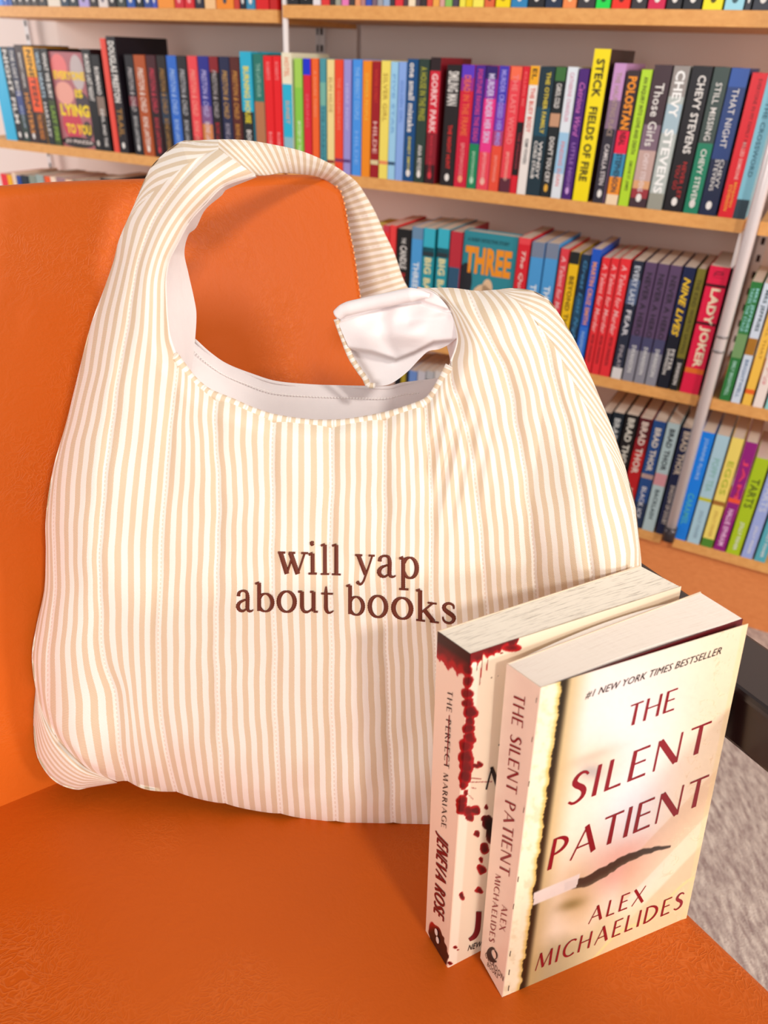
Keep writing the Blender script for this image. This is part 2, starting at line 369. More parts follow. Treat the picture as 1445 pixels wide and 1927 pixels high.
def standard(px, py, root, w=.016, zr=(.2, 1.6)):
    u, _ = sh(px, py, DB - .01)
    MB().box(SP(u, DB - .012, zr[0]), SP(w, 0, 0), SP(0, .008, 0), (0, 0, zr[1] - zr[0])).go('slotted_standard', M_WHITE, root)
    sb = MB(); z = zr[0] + .02
    while z < zr[1]:
        sb.box(SP(u + w * .3, DB - .0126, z), SP(w * .4, 0, 0), SP(0, .001, 0), (0, 0, .013)); z += .032
    o = sb.go('slots', mat((60, 45, 45), .8), root); o['kind'] = 'stuff'
standard(612, 80, bayB); standard(602, 80, bayB, .010); standard(1440, 470, bayC); standard(58, 75, bayA)
# shelf brackets (white triangles under the boards at the post)
def post(px_ref, d, r, m, label, z0, z1, rings=True, name='shelf_post'):
    u = sh(*px_ref, d)[0]; root = empty(name, SP(u, d, z0), label, 'post')
    MB().tube([SP(u, d, z0), SP(u, d, (z0 + z1) / 2), SP(u, d, z1)], r, 16).go('tube', m, root, True)
    if rings:
        for z in (sh(1355, 632, d)[1], sh(1352, 660, d)[1]):
            MB().tube([SP(u, d, z - .002), SP(u, d, z + .002)], r * 1.12, 16).go('collar', mat((150, 140, 140), .3, .5), root, True)
        MB().tube([SP(u, d, z0), SP(u, d, z0 + .03)], r * 1.25, 16).go('foot', mat((70, 62, 66), .3, .5), root, True)
    return root
post((1392, 510), DS - .016, .0095, M_STEEL, 'round silver metal post in front of the shelves on the right', ZC - .80, ZC + .5)
post((538, 70), DS + .006, .0055, M_WHITE, 'thin white post between the left and middle bookcase bays', ZC - .80, ZC + .5, False)
u = sh(1400, 440, DS)[0]
MB().box(SP(u + .004, DS + .01, Z2B - .078), SP(.004, 0, 0), SP(0, .28, 0), (0, 0, .056)).go('shelf_bracket', M_WHITE, bayB)

#SECTION_BOOKS
# ------------------------------------------------------------------ shelved books
def shelf_plane_text(body, u, d, ztop, zbot, width, u_c, m, parent, bold=0.0, shear=0.0, name='spine_title'):
    V, Fc = text_mesh(body, bold, shear)
    if not len(V): return
    # text x -> down, text y -> viewer's right (-u)
    P = np.array([SP(u_c + width / 2 - p[1] * width, d, ztop + (zbot - ztop) * p[0]) for p in V])
    obj(name, P, Fc, m, parent)
BOOKS = []
def book(row, x0, x1, y, zb, color, names, texts=(), bands=(), depth=.135, d=DS, dz=0, ztop=None, where='', top_at=True, pages=None, logo=None, cname='paperback', low=False, side=None):
    """x0,x1,y : pixel position of the spine's top (or bottom when low) edge"""
    ua, z1 = sh(x0, y, d); ub, z2 = sh(x1, y, d); zt = (z1 + z2) / 2
    if low: zt = zb + ztop
    elif ztop: zt = ztop
    u0, u1 = min(ua, ub), max(ua, ub); u0 += .0004; u1 -= .0004
    BOOKS.append(dict(row=row, u0=u0, u1=u1, zt=zt, zb=zb, color=color, names=names, texts=texts, bands=bands, depth=depth, d=d, pages=pages, logo=logo, cname=cname, side=side, short=len(names.split()) < 4 or 'only its foot' in names or 'showing only' in names or 'whose top' in names or 'low on the shelf' in names))
def emit_books():
    ords = ['first', 'second', 'third', 'fourth', 'fifth', 'sixth', 'seventh', 'eighth', 'ninth', 'tenth', 'eleventh', 'twelfth', 'thirteenth', 'fourteenth', 'fifteenth', 'sixteenth', 'seventeenth', 'eighteenth', 'nineteenth', 'twentieth', 'twenty-first', 'twenty-second', 'twenty-third', 'twenty-fourth', 'twenty-fifth', 'twenty-sixth', 'twenty-seventh', 'twenty-eighth', 'twenty-ninth', 'thirtieth', 'thirty-first', 'thirty-second', 'thirty-third', 'thirty-fourth', 'thirty-fifth', 'thirty-sixth', 'thirty-seventh', 'thirty-eighth', 'thirty-ninth', 'fortieth', 'forty-first', 'forty-second', 'forty-third', 'forty-fourth', 'forty-fifth', 'forty-sixth', 'forty-seventh', 'forty-eighth']
    rows = {}
    for b in BOOKS: rows.setdefault(b['row'], []).append(b)
    for row, bs in rows.items():
        bs.sort(key=lambda b: -b['u1'])
        for i in range(len(bs) - 1):      # no overlaps
            if bs[i]['u0'] < bs[i + 1]['u1']:
                mid = (bs[i]['u0'] + bs[i + 1]['u1']) / 2; bs[i]['u0'] = mid + .0002; bs[i + 1]['u1'] = mid - .0002
        for i, b in enumerate(bs):
            lab = b['names']; seen = [x for x in BOOKS if x['names'] == lab]
            if b['short']: lab = '%s, %s along the %s' % (lab, ords[i], row)
            else: lab = lab + ', ' + row.replace(' of the ', ', ')
            ws = lab.split()
            if len(ws) > 16: lab = b['names']
            make_book(b, lab, row)
def make_book(b, lab, row):
    u0, u1, zt, zb, d, dep = b['u0'], b['u1'], b['zt'], b['zb'], b['d'], b['depth']
    root = empty(b['cname'], SP((u0 + u1) / 2, d + dep / 2, zb), lab, 'book', 'books on the ' + row)
    W = u1 - u0; t = min(.0006, W * .1); cm = mat(b['color'], .38, name='book_cover')
    cv = MB(); z0 = zb + .0002
    cv.box(SP(u0, d, z0), SP(W, 0, 0), SP(0, t, 0), (0, 0, zt - z0))
    sdm = cv if b['side'] is None else MB()
    sdm.box(SP(u0, d + t, z0), SP(t, 0, 0), SP(0, dep - t, 0), (0, 0, zt - z0))
    if b['side']: sdm.go('front_cover', mat(b['side'], .38), root)
    cv.box(SP(u1 - t, d + t, z0), SP(t, 0, 0), SP(0, dep - t, 0), (0, 0, zt - z0))
    cv.go('cover', cm, root)
    MB().box(SP(u0 + t, d + t, z0 + .001), SP(W - 2 * t, 0, 0), SP(0, dep - t - .001, 0), (0, 0, zt - z0 - .0016)).go('page_block', mat(b['pages'], .85) if b['pages'] else M_PAGES, root)
    H = zt - z0
    for (a, c, colr) in b['bands']:
        MB().box(SP(u0 + .0001, d - .0002, zt - H * c), SP(W - .0002, 0, 0), SP(0, .0003, 0), (0, 0, H * (c - a))).go('spine_band', mat(colr, .38), root)
    for tx in b['texts']:
        body, a, c, wf, colr = tx[:5]; bold = tx[5] if len(tx) > 5 else .012; off = tx[6] if len(tx) > 6 else 0.0; sr = tx[7] if len(tx) > 7 else 0
        shelf_plane_text(body, 0, d - .0004, zt - H * a, zt - H * c, W * wf, (u0 + u1) / 2 - off * W, mat(colr, .5), root, bold, sr)
    if b['logo']:
        hz = zb + H * .045
        uc = (u0 + u1) / 2; lw = min(W * .42, .009); a = []
        MB().add([SP(uc + lw / 2 * math.cos(k * math.pi / 5), d - .0004, hz + .006 + .0065 * math.sin(k * math.pi / 5)) for k in range(10)], [tuple(range(10))]).go('publisher_mark', mat(b['logo'], .5), root)
    return root
R2A, R2B = 'second shelf of the left bay', 'second shelf of the middle bay'
R1A, R1B = 'top shelf of the left bay', 'top shelf of the middle bay'
R3A, R3B, R3C = 'third shelf of the left bay', 'third shelf of the middle bay', 'third shelf of the right bay'
R4B, R4C = 'lowest shelf of the middle bay', 'lowest shelf of the right bay'
WH = (240, 235, 230)
A2 = Z2B - .008
# --- second shelf, left bay
bk = lambda *a, **k: book(*a, **k)
bk(R2A, -22, -1, 88, A2, '35b8e6', 'bright blue book at the frame edge')
bk(R2A, 0, 13, 88, A2, '1d1a20', 'black paperback with white capitals and three gold dots', [('NIGHT FILM', .03, .8, .6, WH, .02)], logo=WH)
bk(R2A, 13, 25, 88, A2, '26304e', 'dark blue spine with pale lettering', [('THE LOST BOYS', .03, .5, .55, WH), ('JESSUP', .6, .85, .4, 'b0c0d8')], [(.45, .7, '3c4c88'), (.7, 1, '2c4038')], logo=WH)
bk(R2A, 25, 41, 84, A2, '3a2426', 'maroon brown tall paperback with orange lower lettering', [('MIDNIGHT CARAVAN', .08, .42, .3, WH), ('HUNTERS', .48, .9, .5, 'e8963c', .02)], logo=WH)
bk(R2A, 42, 60, 88, A2, 'f8b020', 'yellow and orange book with black capitals', [('NINETEEN', .03, .6, .5, '201818', .02), ('THE DARK ROAD', .68, .95, .5, 'e88a20', .02)], [(.3, .66, 'f8581c'), (.66, 1, '2c1a1c')])
bk(R2A, 61, 73, 90, A2, '24262c', 'charcoal spine with pale blue lettering', [('WILD HEARTS', .04, .5, .6, 'b8d0e0', .02), ('HARTLEY', .55, .92, .5, WH)])
bk(R2A, 74, 87, 91, A2, '1c1c20', 'black spine turning olive green at the foot', [('WHAT WE BURY', .04, .5, .6, WH, .02), ('LAST FIRE', .58, .95, .6, '88b038', .02)], [(.52, 1, '3a4a20')])
bk(R2A, 152, 168, 92, A2, '18161a', 'black hardback with small white capitals beside the pink book', [('MURDER LAST NIGHT', .05, .5, .55, WH, .02)], logo='d0c8c0', cname='hardback_book')
bk(R2A, 170, 185, 103, A2, '17161a', 'black book half hidden by the tall red one', [('ROMANO', .12, .4, .55, WH, .02), ('DEVIL AND THE', .55, .95, .4, WH)], [(.42, .62, '8a7468')])
bk(R2A, 187, 197, 72, A2, 'f04c3c', 'tall red hardback', cname='hardback_book', depth=.16)
bk(R2A, 198, 215, 68, A2, '211a22', 'tall black hardback with bold white capitals', [('DOUGLAS PRESTON', .04, .55, .7, WH, .03), ('TRAIL', .6, .85, .6, 'a87830', .02)], cname='hardback_book', depth=.16, logo=WH)
for (a, b_, c, nm, t1c, t2c, bands) in [
    (233, 249, '1c1820', 'black paperback with silver script and a wine stain', 'c8c0c0', 'c8c8c8', [(.4, .5, '7a2434')]),
    (250, 271, 'b4501c', 'rust orange paperback with white script', 'f4e8dc', 'f4e8dc', []),
    (273, 291, '45101c', 'wine red paperback with crimson script', 'd83850', 'c83040', [(.5, 1, '280e16')]),
    (293, 310, '241c1c', 'black paperback with bronze lettering', 'b08038', 'b08038', [(.35, .65, '28364a')]),
    (312, 330, '2f6cd0', 'royal blue paperback with pale script', 'a8c8f0', 'a8c8f0', []),
    (331, 349, '26242a', 'black paperback with grey script', 'c0c0c4', 'c0c0c4', [(.85, 1, '5a3c1c')]),
    (351, 369, 'f04850', 'coral red paperback', 'f8a090', 'f8a090', [(.75, 1, 'd03c40')]),
    (371, 391, '2a2c90', 'indigo paperback fading to an orange foot', 'c0b8e8', 'e8d8e0', [(.45, .62, '80588c'), (.62, .86, 'd88848'), (.86, 1, '241c24')]),
    (392, 409, '201a20', 'black paperback with a red foot', 'b8b0b0', 'c02030', [(.0, .14, '8c1c24'), (.84, .96, 'c01c28')]),
    (411, 430, '24284c', 'midnight blue paperback with gold lettering', 'd0a050', 'b0a8b8', []),
    (431, 449, '5a2420', 'brown maroon paperback with gold script', 'd89840', 'd89840', [(.8, .95, '9c1820')])]:
    y = 103 + (a - 233) * .02
    bk(R2A, a, b_, y, A2, c, nm, [('PRESTON & CHILD', .12, .55, .5, t1c, .01, 0, .25), ('BONE LANTERN', .6, .9, .45, t2c, .01)], bands, logo=t2c)
bk(R2A, 450, 472, 97, A2, '28b4d8', 'cyan paperback with yellow title and black foot', [('BURNING HOUSE', .12, .6, .5, 'f4e020', .025), ('BOURNE', .66, .9, .4, WH)], [(.5, 1, '202428')])
bk(R2A, 475, 494, 101, A2, '28786c', 'deep teal green paperback with a tan wedge', [('THE LATE HOUR', .08, .36, .4, '98c8b8')], [(.4, .8, 'b87850')])
for i, (a, b_) in enumerate(((495, 511.5), (512.5, 527))):
    bk(R2A, a, b_, 105, A2, 'ee1820', ('left' if i == 0 else 'right') + ' one of two matching scarlet books', [('ROBERTS', .05, .2, .4, 'f89090'), ('ROBERTS', .65, .88, .4, 'f8a0a0')])
# --- second shelf, middle bay
B2 = Z2B
for (a, b_, y, c, nm, tx, bands, kw) in [
    (529, 548, 99, 'f4ecd0', 'cream paperback fading to turquoise', [('HOTEL', .04, .2, .5, 'f08858'), ('SUNSET', .4, .6, .4, 'e0b080')], [(.26, .72, '28b8dc'), (.72, 1, '8cc0d0')], {}),
    (553, 568, 110, '8cd048', 'apple green paperback with white lettering', [('MYSTERY BY THE SEA', .55, .9, .45, 'e8f8d0')], [(0, .25, 'a8d858')], {}),
    (570, 584, 110, 'e02038', 'crimson paperback with a bright blue head', [('SPRING', .3, .6, .4, 'f06070')], [(0, .14, '1830d8')], {}),
    (586, 599, 110, 'f86828', 'orange slim paperback', [('A SHORE THING', .1, .5, .4, 'fca070')], [], {}),
    (601.5, 613, 110, '4c9ca8', 'grey teal slim paperback', [('THE HARBOR', .4, .9, .4, '2c6c80')], [(.2, .4, '78b8a8')], {}),
    (615, 629, 112, 'f8e098', 'pale yellow paperback with thin script left of the orange-red one', [('ELIN HILDE', .15, .45, .5, 'c0a060')], [(.88, .91, '903020')], {}),
    (630, 646, 112, 'f44828', 'orange-red paperback', [('THE GOLDEN DAYS', .15, .6, .4, 'f88868')], [(.86, .89, '803060')], {}),
    (647, 661, 112, 'a098dc', 'lavender paperback', [('HERE NOW', .2, .6, .4, 'c8c0f0')], [(.86, .89, '604080')], {}),
    (664, 682, 112, '4898f0', 'sky blue paperback with paler lettering', [('THE PERFECT COUPLE', .06, .5, .45, '90c8fc'), ('HILDE', .6, .9, .4, '80b8fc')], [], {}),
    (683, 700, 114, 'f89018', 'orange paperback between the sky blue and dark red ones', [('SUMMER PEOPLE', .1, .5, .4, 'f8c040')], [], {}),
    (701, 717, 116, 'a41420', 'dark red paperback with gold lettering', [('WINTER STREET', .06, .34, .4, 'd83828'), ('HILDE', .5, .78, .5, 'f0c0b8')], [(.84, .88, 'e0d0a0')], {}),
    (718, 735.5, 114, 'f8e468', 'lemon yellow paperback with slanted script', [('SILVER GIRL', .1, .5, .5, 'c0a040')], [(.84, .87, 'f09060')], {}),
    (736, 750, 116, 'a0d4f4', 'pale sky blue paperback with a dark label', [('FIVE STAR', .1, .6, .4, '78b0e0')], [(.84, .87, '385878')], {}),
    (751, 766, 116, '8cb0f0', 'periwinkle blue paperback', [('GOLDEN GIRL', .15, .5, .4, '6890d8')], [], {}),
    (767, 788, 111, '104c84', 'navy blue paperback with lower-case white title', [('one small mistake', .03, .58, .55, WH, .02), ('DANDY SMITH', .62, .9, .28, 'f0e050')], [], dict(logo=WH)),
    (789, 809, 111, '2c4038', 'dark green paperback with yellow script and white flower', [('A HOUSE IN THE PINES', .06, .48, .6, 'b8b838'), ('ANA REYES', .68, .9, .4, WH)], [], dict(logo=WH)),
    (811, 831, 108, '8c1828', 'black and red paperback with pale pink capitals', [('GORKY PARK', .12, .58, .6, 'f8d0d0', .03), ('MARTIN CRUZ', .6, .9, .3, 'd03040')], [(0, .1, '2c1c20'), (.1, .58, 'd82038'), (.84, 1, '381018')], dict(logo='d83040')),
    (842, 869, 122, '241c1e', 'black paperback with large white script and red panel', [('SMILING MAN', .05, .32, .75, WH, .02), ('THE NIGHT HUNT', .48, .85, .3, 'e83030', .02)], [], dict(logo=WH)),
    (870, 895, 122, 'd81c3c', 'crimson paperback with a violet head', [('DEAD IN THE FRAME', .08, .56, .5, 'f07040', .02), ('SPOTSWOOD', .62, .9, .3, 'f8a0a0')], [(0, .10, '6038c8'), (.1, .2, 'a02c90')], dict(logo='f8a080')),
    (896, 915, 123, '4c2494', 'violet paperback with pink title and a green foot', [('FORTUNE FAVORS THE DEAD', .03, .6, .5, 'e04890', .02), ('SPOTSWOOD', .68, .92, .3, 'c0e8c8')], [(.62, 1, '188858')], dict(logo='c0e8c8')),
    (916, 939, 124, 'f03890', 'hot pink paperback with a violet head', [('MURDER UNDER HER SKIN', .06, .6, .55, 'e0d8f8', .02), ('SPOTSWOOD', .68, .92, .3, 'fcb8b8')], [(0, .1, '301c6c'), (.1, .25, '8c2ca8'), (.68, 1, 'f04858')], dict(logo='fcc0b0')),
    (940, 960, 124, 'f05038', 'red paperback with a blue violet upper half', [('MURDER CROSSED HER MIND', .03, .62, .5, 'a8a0f0', .02), ('SPOTSWOOD', .7, .92, .3, 'fcb0a0')], [(0, .28, '4438b8'), (.28, .5, '7838b8'), (.5, .62, 'b04080')], {}),
    (962, 984, 125, 'f04450', 'coral red paperback with faint pink title', [('THE LAST WORD', .06, .6, .5, 'f88888', .02), ('SPOTSWOOD', .66, .9, .3, 'fcc0b0')], [(0, .1, 'fc7050'), (.88, 1, '602838')], {}),
    (985, 998, 125, 'e01c30', 'red paperback with a black lower half', [('KILLING ME', .04, .3, .4, 'f87070'), ('THE STRANGER', .5, .8, .4, 'a83040')], [(.42, .85, '1c1418')], {}),
    (999, 1017, 124, 'f4ece6', 'white paperback with a yellow head and red title', [('EL', .02, .1, .5, '382818', .02), ('THE BUSY BODY', .16, .5, .5, 'e04838', .02), ('KEMP POWERS', .55, .75, .4, '404048')], [(0, .14, 'f8b020')], {}),
    (1018, 1046, 125, '1c3440', 'dark slate paperback with golden title', [('THE OTHER FAMILY', .04, .5, .3, 'e8d040', .02, .1), ('WENDY', .56, .86, .26, WH, .02, .15), ('CORSI STAUB', .56, .86, .26, WH, .02, -.2)], [(.3, .52, '1c4c60')], {}),
    (1047, 1067, 126, '1e2428', 'charcoal paperback with a green head and white title', [('CAROL COLD', .12, .3, .5, WH, .02), ('DON\'T YOU CRY', .52, .88, .5, WH, .02)], [(0, .1, '3c7038'), (.34, .44, 'c89878')], dict(logo='e8b040')),
    (1069, 1089, 126, 'e4ecf4', 'white and pale blue paperback with pink title', [('CATHERINE CHANDLER', .04, .4, .4, 'd890a8', .01), ('FINDING SUSAN', .55, .9, .4, 'e88080')], [(.48, .8, 'a0ccec')], {}),
    (1091, 1110, 129, '4c2078', 'purple paperback with pink script', [('Catriona Ward', .1, .5, .6, 'd070c0', .01, 0, .3), ('LITTLE NIGHT', .55, .92, .4, 'a878c8')], [], dict(logo='d0a0e0')),
    (1119, 1151, 92, 'fce40c', 'tall bright yellow hardback with bold black capitals', [('STECK', .06, .30, .52, '383010', .03, -.02), ('FIELDS OF FIRE', .36, .86, .52, '383010', .03, -.02)], [], dict(depth=.165, cname='hardback_book', side='34201e')),
    (1157, 1180, 119, 'cc98cc', 'lilac paperback darkening downward, right of the tall yellow book', [('THE HAUNTING PLACE', .06, .5, .45, 'b09888'), ('CAMILLA STEN', .56, .86, .4, 'e8e0e0')], [(.25, .45, '8c7088'), (.45, 1, '34303c')], dict(logo=WH)),
    (1181, 1206, 133, '38262a', 'patchwork black, red, blue and orange paperback', [('POLOSTAN', .04, .42, .7, 'f89828', .04), ('NEAL', .44, .54, .5, '481018', .03), ('STEPHENSON', .6, .9, .5, '283848', .03)], [(.43, .6, 'f02048'), (.6, .78, '3c90b8'), (.78, .92, 'f49428'), (.92, 1, 'f8dcb8')], {}),
    (1208, 1229, 131, 'b8e030', 'lime green paperback with small black title', [('AN INQUIRY INTO LOVE AND DEATH', .05, .6, .45, '383818', .015), ('SIMONE ST. JAMES', .65, .88, .4, '506020')], [], {}),
    (1232, 1267, 122, '443038', 'dark brown paperback with wide-spaced white title and sunset foot', [('Those Girls', .12, .55, .5, WH, .01), ('CHEVY STEVENS', .6, .88, .3, 'f0e0e0')], [(.4, .58, '806878'), (.58, .8, 'c8a8a0'), (.8, .86, 'e0a878'), (.86, .93, 'a03840')], dict(logo=WH)),
    (1269, 1300, 124, 'b8c0bc', 'silver grey paperback with large white capitals', [('CHEVY', .03, .34, .6, 'fcfcfa', .03), ('STEVENS', .42, .88, .6, 'fcfcfa', .03)], [(0, .2, '98908c'), (.25, .45, 'a8c0cc'), (.88, 1, '9c9c90')], {}),
    (1304, 1343, 124, '1a181e', 'black paperback with white capitals and red second line', [('CHEVY STEVENS', .06, .58, .4, WH, .02, .08), ('NEVER LET', .64, .9, .22, 'c02c2c', .01, .14), ('YOU GO', .66, .84, .22, 'c02c2c', .01, -.16)], [], dict(logo=WH)),
    (1345, 1376, 126, '3c4c48', 'grey green paperback with white title and emerald lower half', [('STILL MISSING', .1, .48, .4, WH, .005), ('CHEVY STEVENS', .54, .95, .38, WH, .01)], [(.5, 1, '188060')], dict(logo=WH)),
    (1377, 1413, 128, '24407c', 'navy paperback with wide-spaced white title beside the red one', [('THAT NIGHT', .13, .52, .36, WH, .0), ('CHEVY', .6, .8, .24, WH, 0, .18), ('STEVENS', .6, .82, .24, WH, 0, -.1)], [(0, .12, '3058a8'), (.6, 1, '182444')], dict(logo=WH)),
    (1416, 1448, 137, 'e81c2c', 'bright red paperback with small black title near the silver post', [('EVERYONE IN MY FAMILY HAS', .04, .5, .24, '701820', .0, .1), ('KILLED SOMEONE', .46, .72, .24, 'f8c8c0', .01, .1), ('BENJAMIN', .74, .92, .22, 'f8c840', 0, .14), ('STEVENSON', .76, .95, .22, 'f8c840', 0, -.12)], [], {}),
]:
    bk(R2B, a, b_, y, B2, c, nm, tx, bands, **kw)
bk(R2B, 1376, 1402, 413, B2, '88cce0', 'pale aqua hardback with a brick grid and dark foot', [('THE CROSSWORD', .2, .7, .35, '387088', .01)], [(.86, 1, '2c4450')], low=True, ztop=.205)
# --- third shelf, middle bay
B3 = Z3B
for (a, b_, y, c, nm, tx, bands, kw) in [
    (721, 733.5, 424, 'ec2c34', 'red paperback left of its twin by the strap', [], [(.0, .06, 'd0384c')], {}),
    (734.5, 746, 424, 'f04040', 'lighter red paperback right of its twin by the strap', [], [], {}),
    (748, 774, 431, '17171a', 'black paperback with small white capitals and red flecks', [('THE', .08, .13, .3, WH), ('CANDLE', .15, .36, .5, WH, .02), ('INN', .4, .5, .4, 'e03030')], [], {}),
    (776, 797, 428, '4ca0e0', 'sky blue paperback left of the teal pair', [('THREE BAGS FULL', .3, .95, .55, 'e8f4fc', .03)], [(0, .1, '6c90b0')], {}),
    (798, 820, 430, '249cac', 'teal paperback with cream title, left of the pair', [('BIG BAD WOOL', .25, .95, .6, 'f4e8a8', .03)], [(0, .2, '38b8d0'), (.16, .24, '283840')], {}),
    (825, 847, 431, '249cac', 'teal paperback with cream title, right of the pair', [('BIG BAD WOOL', .25, .95, .6, 'f4e8a8', .03)], [(0, .2, '38b8d0'), (.16, .24, '283840')], {}),
    (849, 871, 436, 'c02c3c', 'dark red book beside the face-out teal book', [], [(.3, .6, '2c5878'), (.6, 1, '2c1c24')], {}),
    (977, 1000, 448, 'e02030', 'scarlet paperback with white script right of the face-out book', [('The Queen Game', .1, .8, .4, 'f8e0d8', .01, 0, .3)], [(0, .05, 'f04850')], {}),
    (1002, 1027, 456, '4ca0e0', 'sky blue paperback with white title, left of the second pair', [('THREE BAGS FULL', .34, .98, .5, 'e8f4fc', .03)], [(0, .12, '7c88a0')], {}),
    (1029, 1054, 458, '4ca0e0', 'sky blue paperback with white title, right of the second pair', [('THREE BAGS FULL', .34, .98, .5, 'e8f4fc', .03)], [(0, .12, '7c88a0')], {}),
    (1056, 1072, 468, 'e4404c', 'rose red paperback left of the yellow spine', [('A Talent for Murder', .06, .65, .55, 'f8c8c8', .01, 0, .2)], [], {}),
    (1074, 1093, 474, 'f4c418', 'golden yellow paperback with a black head', [('BEYOND THE ROOM', .2, .9, .5, '604808', .02)], [(0, .1, '1c2424')], {}),
    (1095, 1112, 479, '14304c', 'dark navy paperback with blue script', [('Great Lost Nights', .05, .8, .6, '4890c0', .01, 0, .3)], [(.35, .6, '1c4c6c')], {}),
    (1115, 1133, 469, '1c58c8', 'cobalt blue taller paperback with orange capitals', [('MARTIN CRUZ SMITH', .1, .6, .5, 'f0a070', .03), ('INDEPENDENCE', .66, .95, .35, 'a0c8f0')], [(.62, 1, '2c70d8')], {}),
    (1134, 1150, 485, 'ec3038', 'rose red paperback, first of three alike', [('A Talent for Murder', .05, .63, .55, 'fcc0c0', .01, 0, .2), ('PETER SWANSON', .65, .9, .4, '701820')], [], {}),
    (1151, 1167, 486, 'ec3038', 'rose red paperback, middle of three alike', [('A Talent for Murder', .05, .63, .55, 'fcc0c0', .01, 0, .2), ('PETER SWANSON', .65, .9, .4, '701820')], [], {}),
    (1168, 1189, 487, 'ec3038', 'rose red paperback, last of three alike', [('A Talent for Murder', .05, .63, .5, 'fcc0c0', .01, 0, .2), ('PETER SWANSON', .65, .9, .35, '701820')], [], {}),
    (1192, 1213, 491, '242c40', 'slate navy paperback with white brush title and white foot', [('EVERY LAST', .04, .36, .55, 'd0d8e4', .02), ('FEAR', .4, .62, .5, 'd8d8e0', .02), ('FINLAY', .7, .9, .4, 'b8b0b8')], [(.15, .35, '56688c'), (.9, 1, 'e0dcdc')], {}),
    (1215, 1238, 494, '5c4668', 'plum grey paperback, first of three alike', [('NEVER A HERO', .08, .6, .5, '302838', .02), ('SWANSON', .68, .92, .4, 'd8d8d8', .02)], [(.6, .72, '48486c'), (.72, 1, '8c8c98')], {}),
    (1239, 1261, 497, '5c4668', 'plum grey paperback, middle of three alike', [('NEVER A HERO', .08, .6, .5, '302838', .02), ('SWANSON', .68, .92, .4, 'd8d8d8', .02)], [(.6, .72, '48486c'), (.72, 1, '8c8c98')], {}),
    (1262, 1285, 500, '5c4668', 'plum grey paperback, last of three alike', [('NEVER A HERO', .08, .6, .5, '302838', .02), ('SWANSON', .68, .92, .4, 'd8d8d8', .02)], [(.6, .72, '48486c'), (.72, 1, '8c8c98')], {}),
    (1287, 1311, 503, '18244c', 'navy paperback with slanted yellow title', [('NINE LIVES', .08, .55, .6, 'f4c828', .03, 0, .3), ('PETER', .66, .84, .3, WH, .01, .2), ('SWANSON', .66, .88, .3, WH, .01, -.15)], [(.55, 1, '101828')], {}),
    (1313, 1330, 506, '80782c', 'olive green paperback with a black foot', [('THE KIND WORTH SAVING', .08, .68, .5, '484418', .01), ('SWANSON', .76, .95, .5, WH, .02)], [(.72, 1, '1c2024')], {}),
    (1336, 1376, 502, 'f01c4c', 'thick pink-red book with huge cream capitals', [('VOL 1', .03, .08, .5, '601028', .01), ('LADY JOKER', .16, .78, .6, 'fce8c8', .04)], [(.13, .15, '400818'), (.42, .44, '400818'), (.79, .83, 'f07828')], {}),
    (1378, 1388, 506, '241c20', 'thin black book against the silver post', [], [], {}),
]:
    bk(R3B, a, b_, y, B3, c, nm, tx, bands, **kw)
for (a, b_, y, c, nm, tx, bands) in [
    (1354, 1375, 746, '2c7c3c', 'green paperback with pale aqua lettering beside the post', [('MRS JEFFRIES', .05, .4, .35, 'a0e0e0', .02, .18), ('TAKES THE STAGE', .05, .4, .3, 'a0e0e0', .01, -.2), ('EMILY BRIGHTWELL', .65, .95, .35, 'b0e0d0', .02)], [(.42, .62, '78a068')]),
    (1376, 1394, 751, 'd8e4f4', 'pale ice blue paperback with dark title', [('MRS JEFFRIES', .05, .38, .5, '304c58', .02), ('BRIGHTWELL', .62, .95, .4, '5878a0')], [(.44, .58, 'b07828')]),
    (1396, 1414, 757, 'fcc850', 'golden yellow paperback with an orange seal', [('ALL THAT', .3, .6, .3, 'c08830')], [(.86, .9, 'f06828')]),
    (1416, 1436, 763, 'f8e8e0', 'cream pink paperback with faint red script', [('Flora', .4, .8, .5, 'e8a8a8', 0, 0, .3)], []),
    (1438, 1460, 769, '98d8d8', 'mint aqua paperback at the frame edge', [], [])]:
    bk(R3C, a, b_, y, B3, c, nm, tx, bands, low=True, ztop=.207)
# --- lowest shelf
for (a, b_, y, c, nm, tx, bands) in [
    (1132, 1152, 776, '141c28', 'blue-black book with silver capitals partly behind the bag', [('BRAD THOR', .05, .5, .5, 'c8c8c8', .03)], []),
    (1154, 1176, 777, '10202c', 'dark petrol book with silver capitals', [('BRAD THOR', .05, .5, .55, 'c4c8c8', .03)], []),
    (1178, 1203, 781, '121014', 'black book with silver capitals', [('BRAD THOR', .03, .5, .55, 'd8d4c8', .03)], []),
    (1204, 1229, 788, 'b8141c', 'red book with silver capitals and dark maroon head', [('BRAD THOR', .03, .5, .55, 'e0ccc0', .03), ('RISING TIGER', .64, .95, .4, 'e0b0a0', .02)], [(0, .18, '54101c'), (.18, .3, '8c101c')]),
    (1230, 1255, 793, '1c4888', 'blue book with silver capitals and a copper star', [('BRAD THOR', .06, .45, .5, 'e0d8cc', .03), ('BLACK ICE', .6, .9, .4, 'd8d8e0', .02)], [(.48, .52, 'b89890'), (.75, 1, '1c3050')]),
    (1256, 1281, 797, 'b4ccd0', 'ice grey book with dark capitals and a red splash', [('BRAD THOR', .05, .42, .45, '303c44', .03), ('BACKLASH', .6, .88, .35, '384850', .02)], [(.45, .56, 'd898a0')]),
    (1283, 1307, 806, '142450', 'navy book with cream capitals left of the post', [('BRAD THOR', .03, .42, .55, 'f0e0cc', .03), ('SHADOW OF DOUBT', .52, .9, .4, 'e0d4c8', .03)], [])]:
    bk(R4B, a, b_, y, Z4B, c, nm, tx, bands)
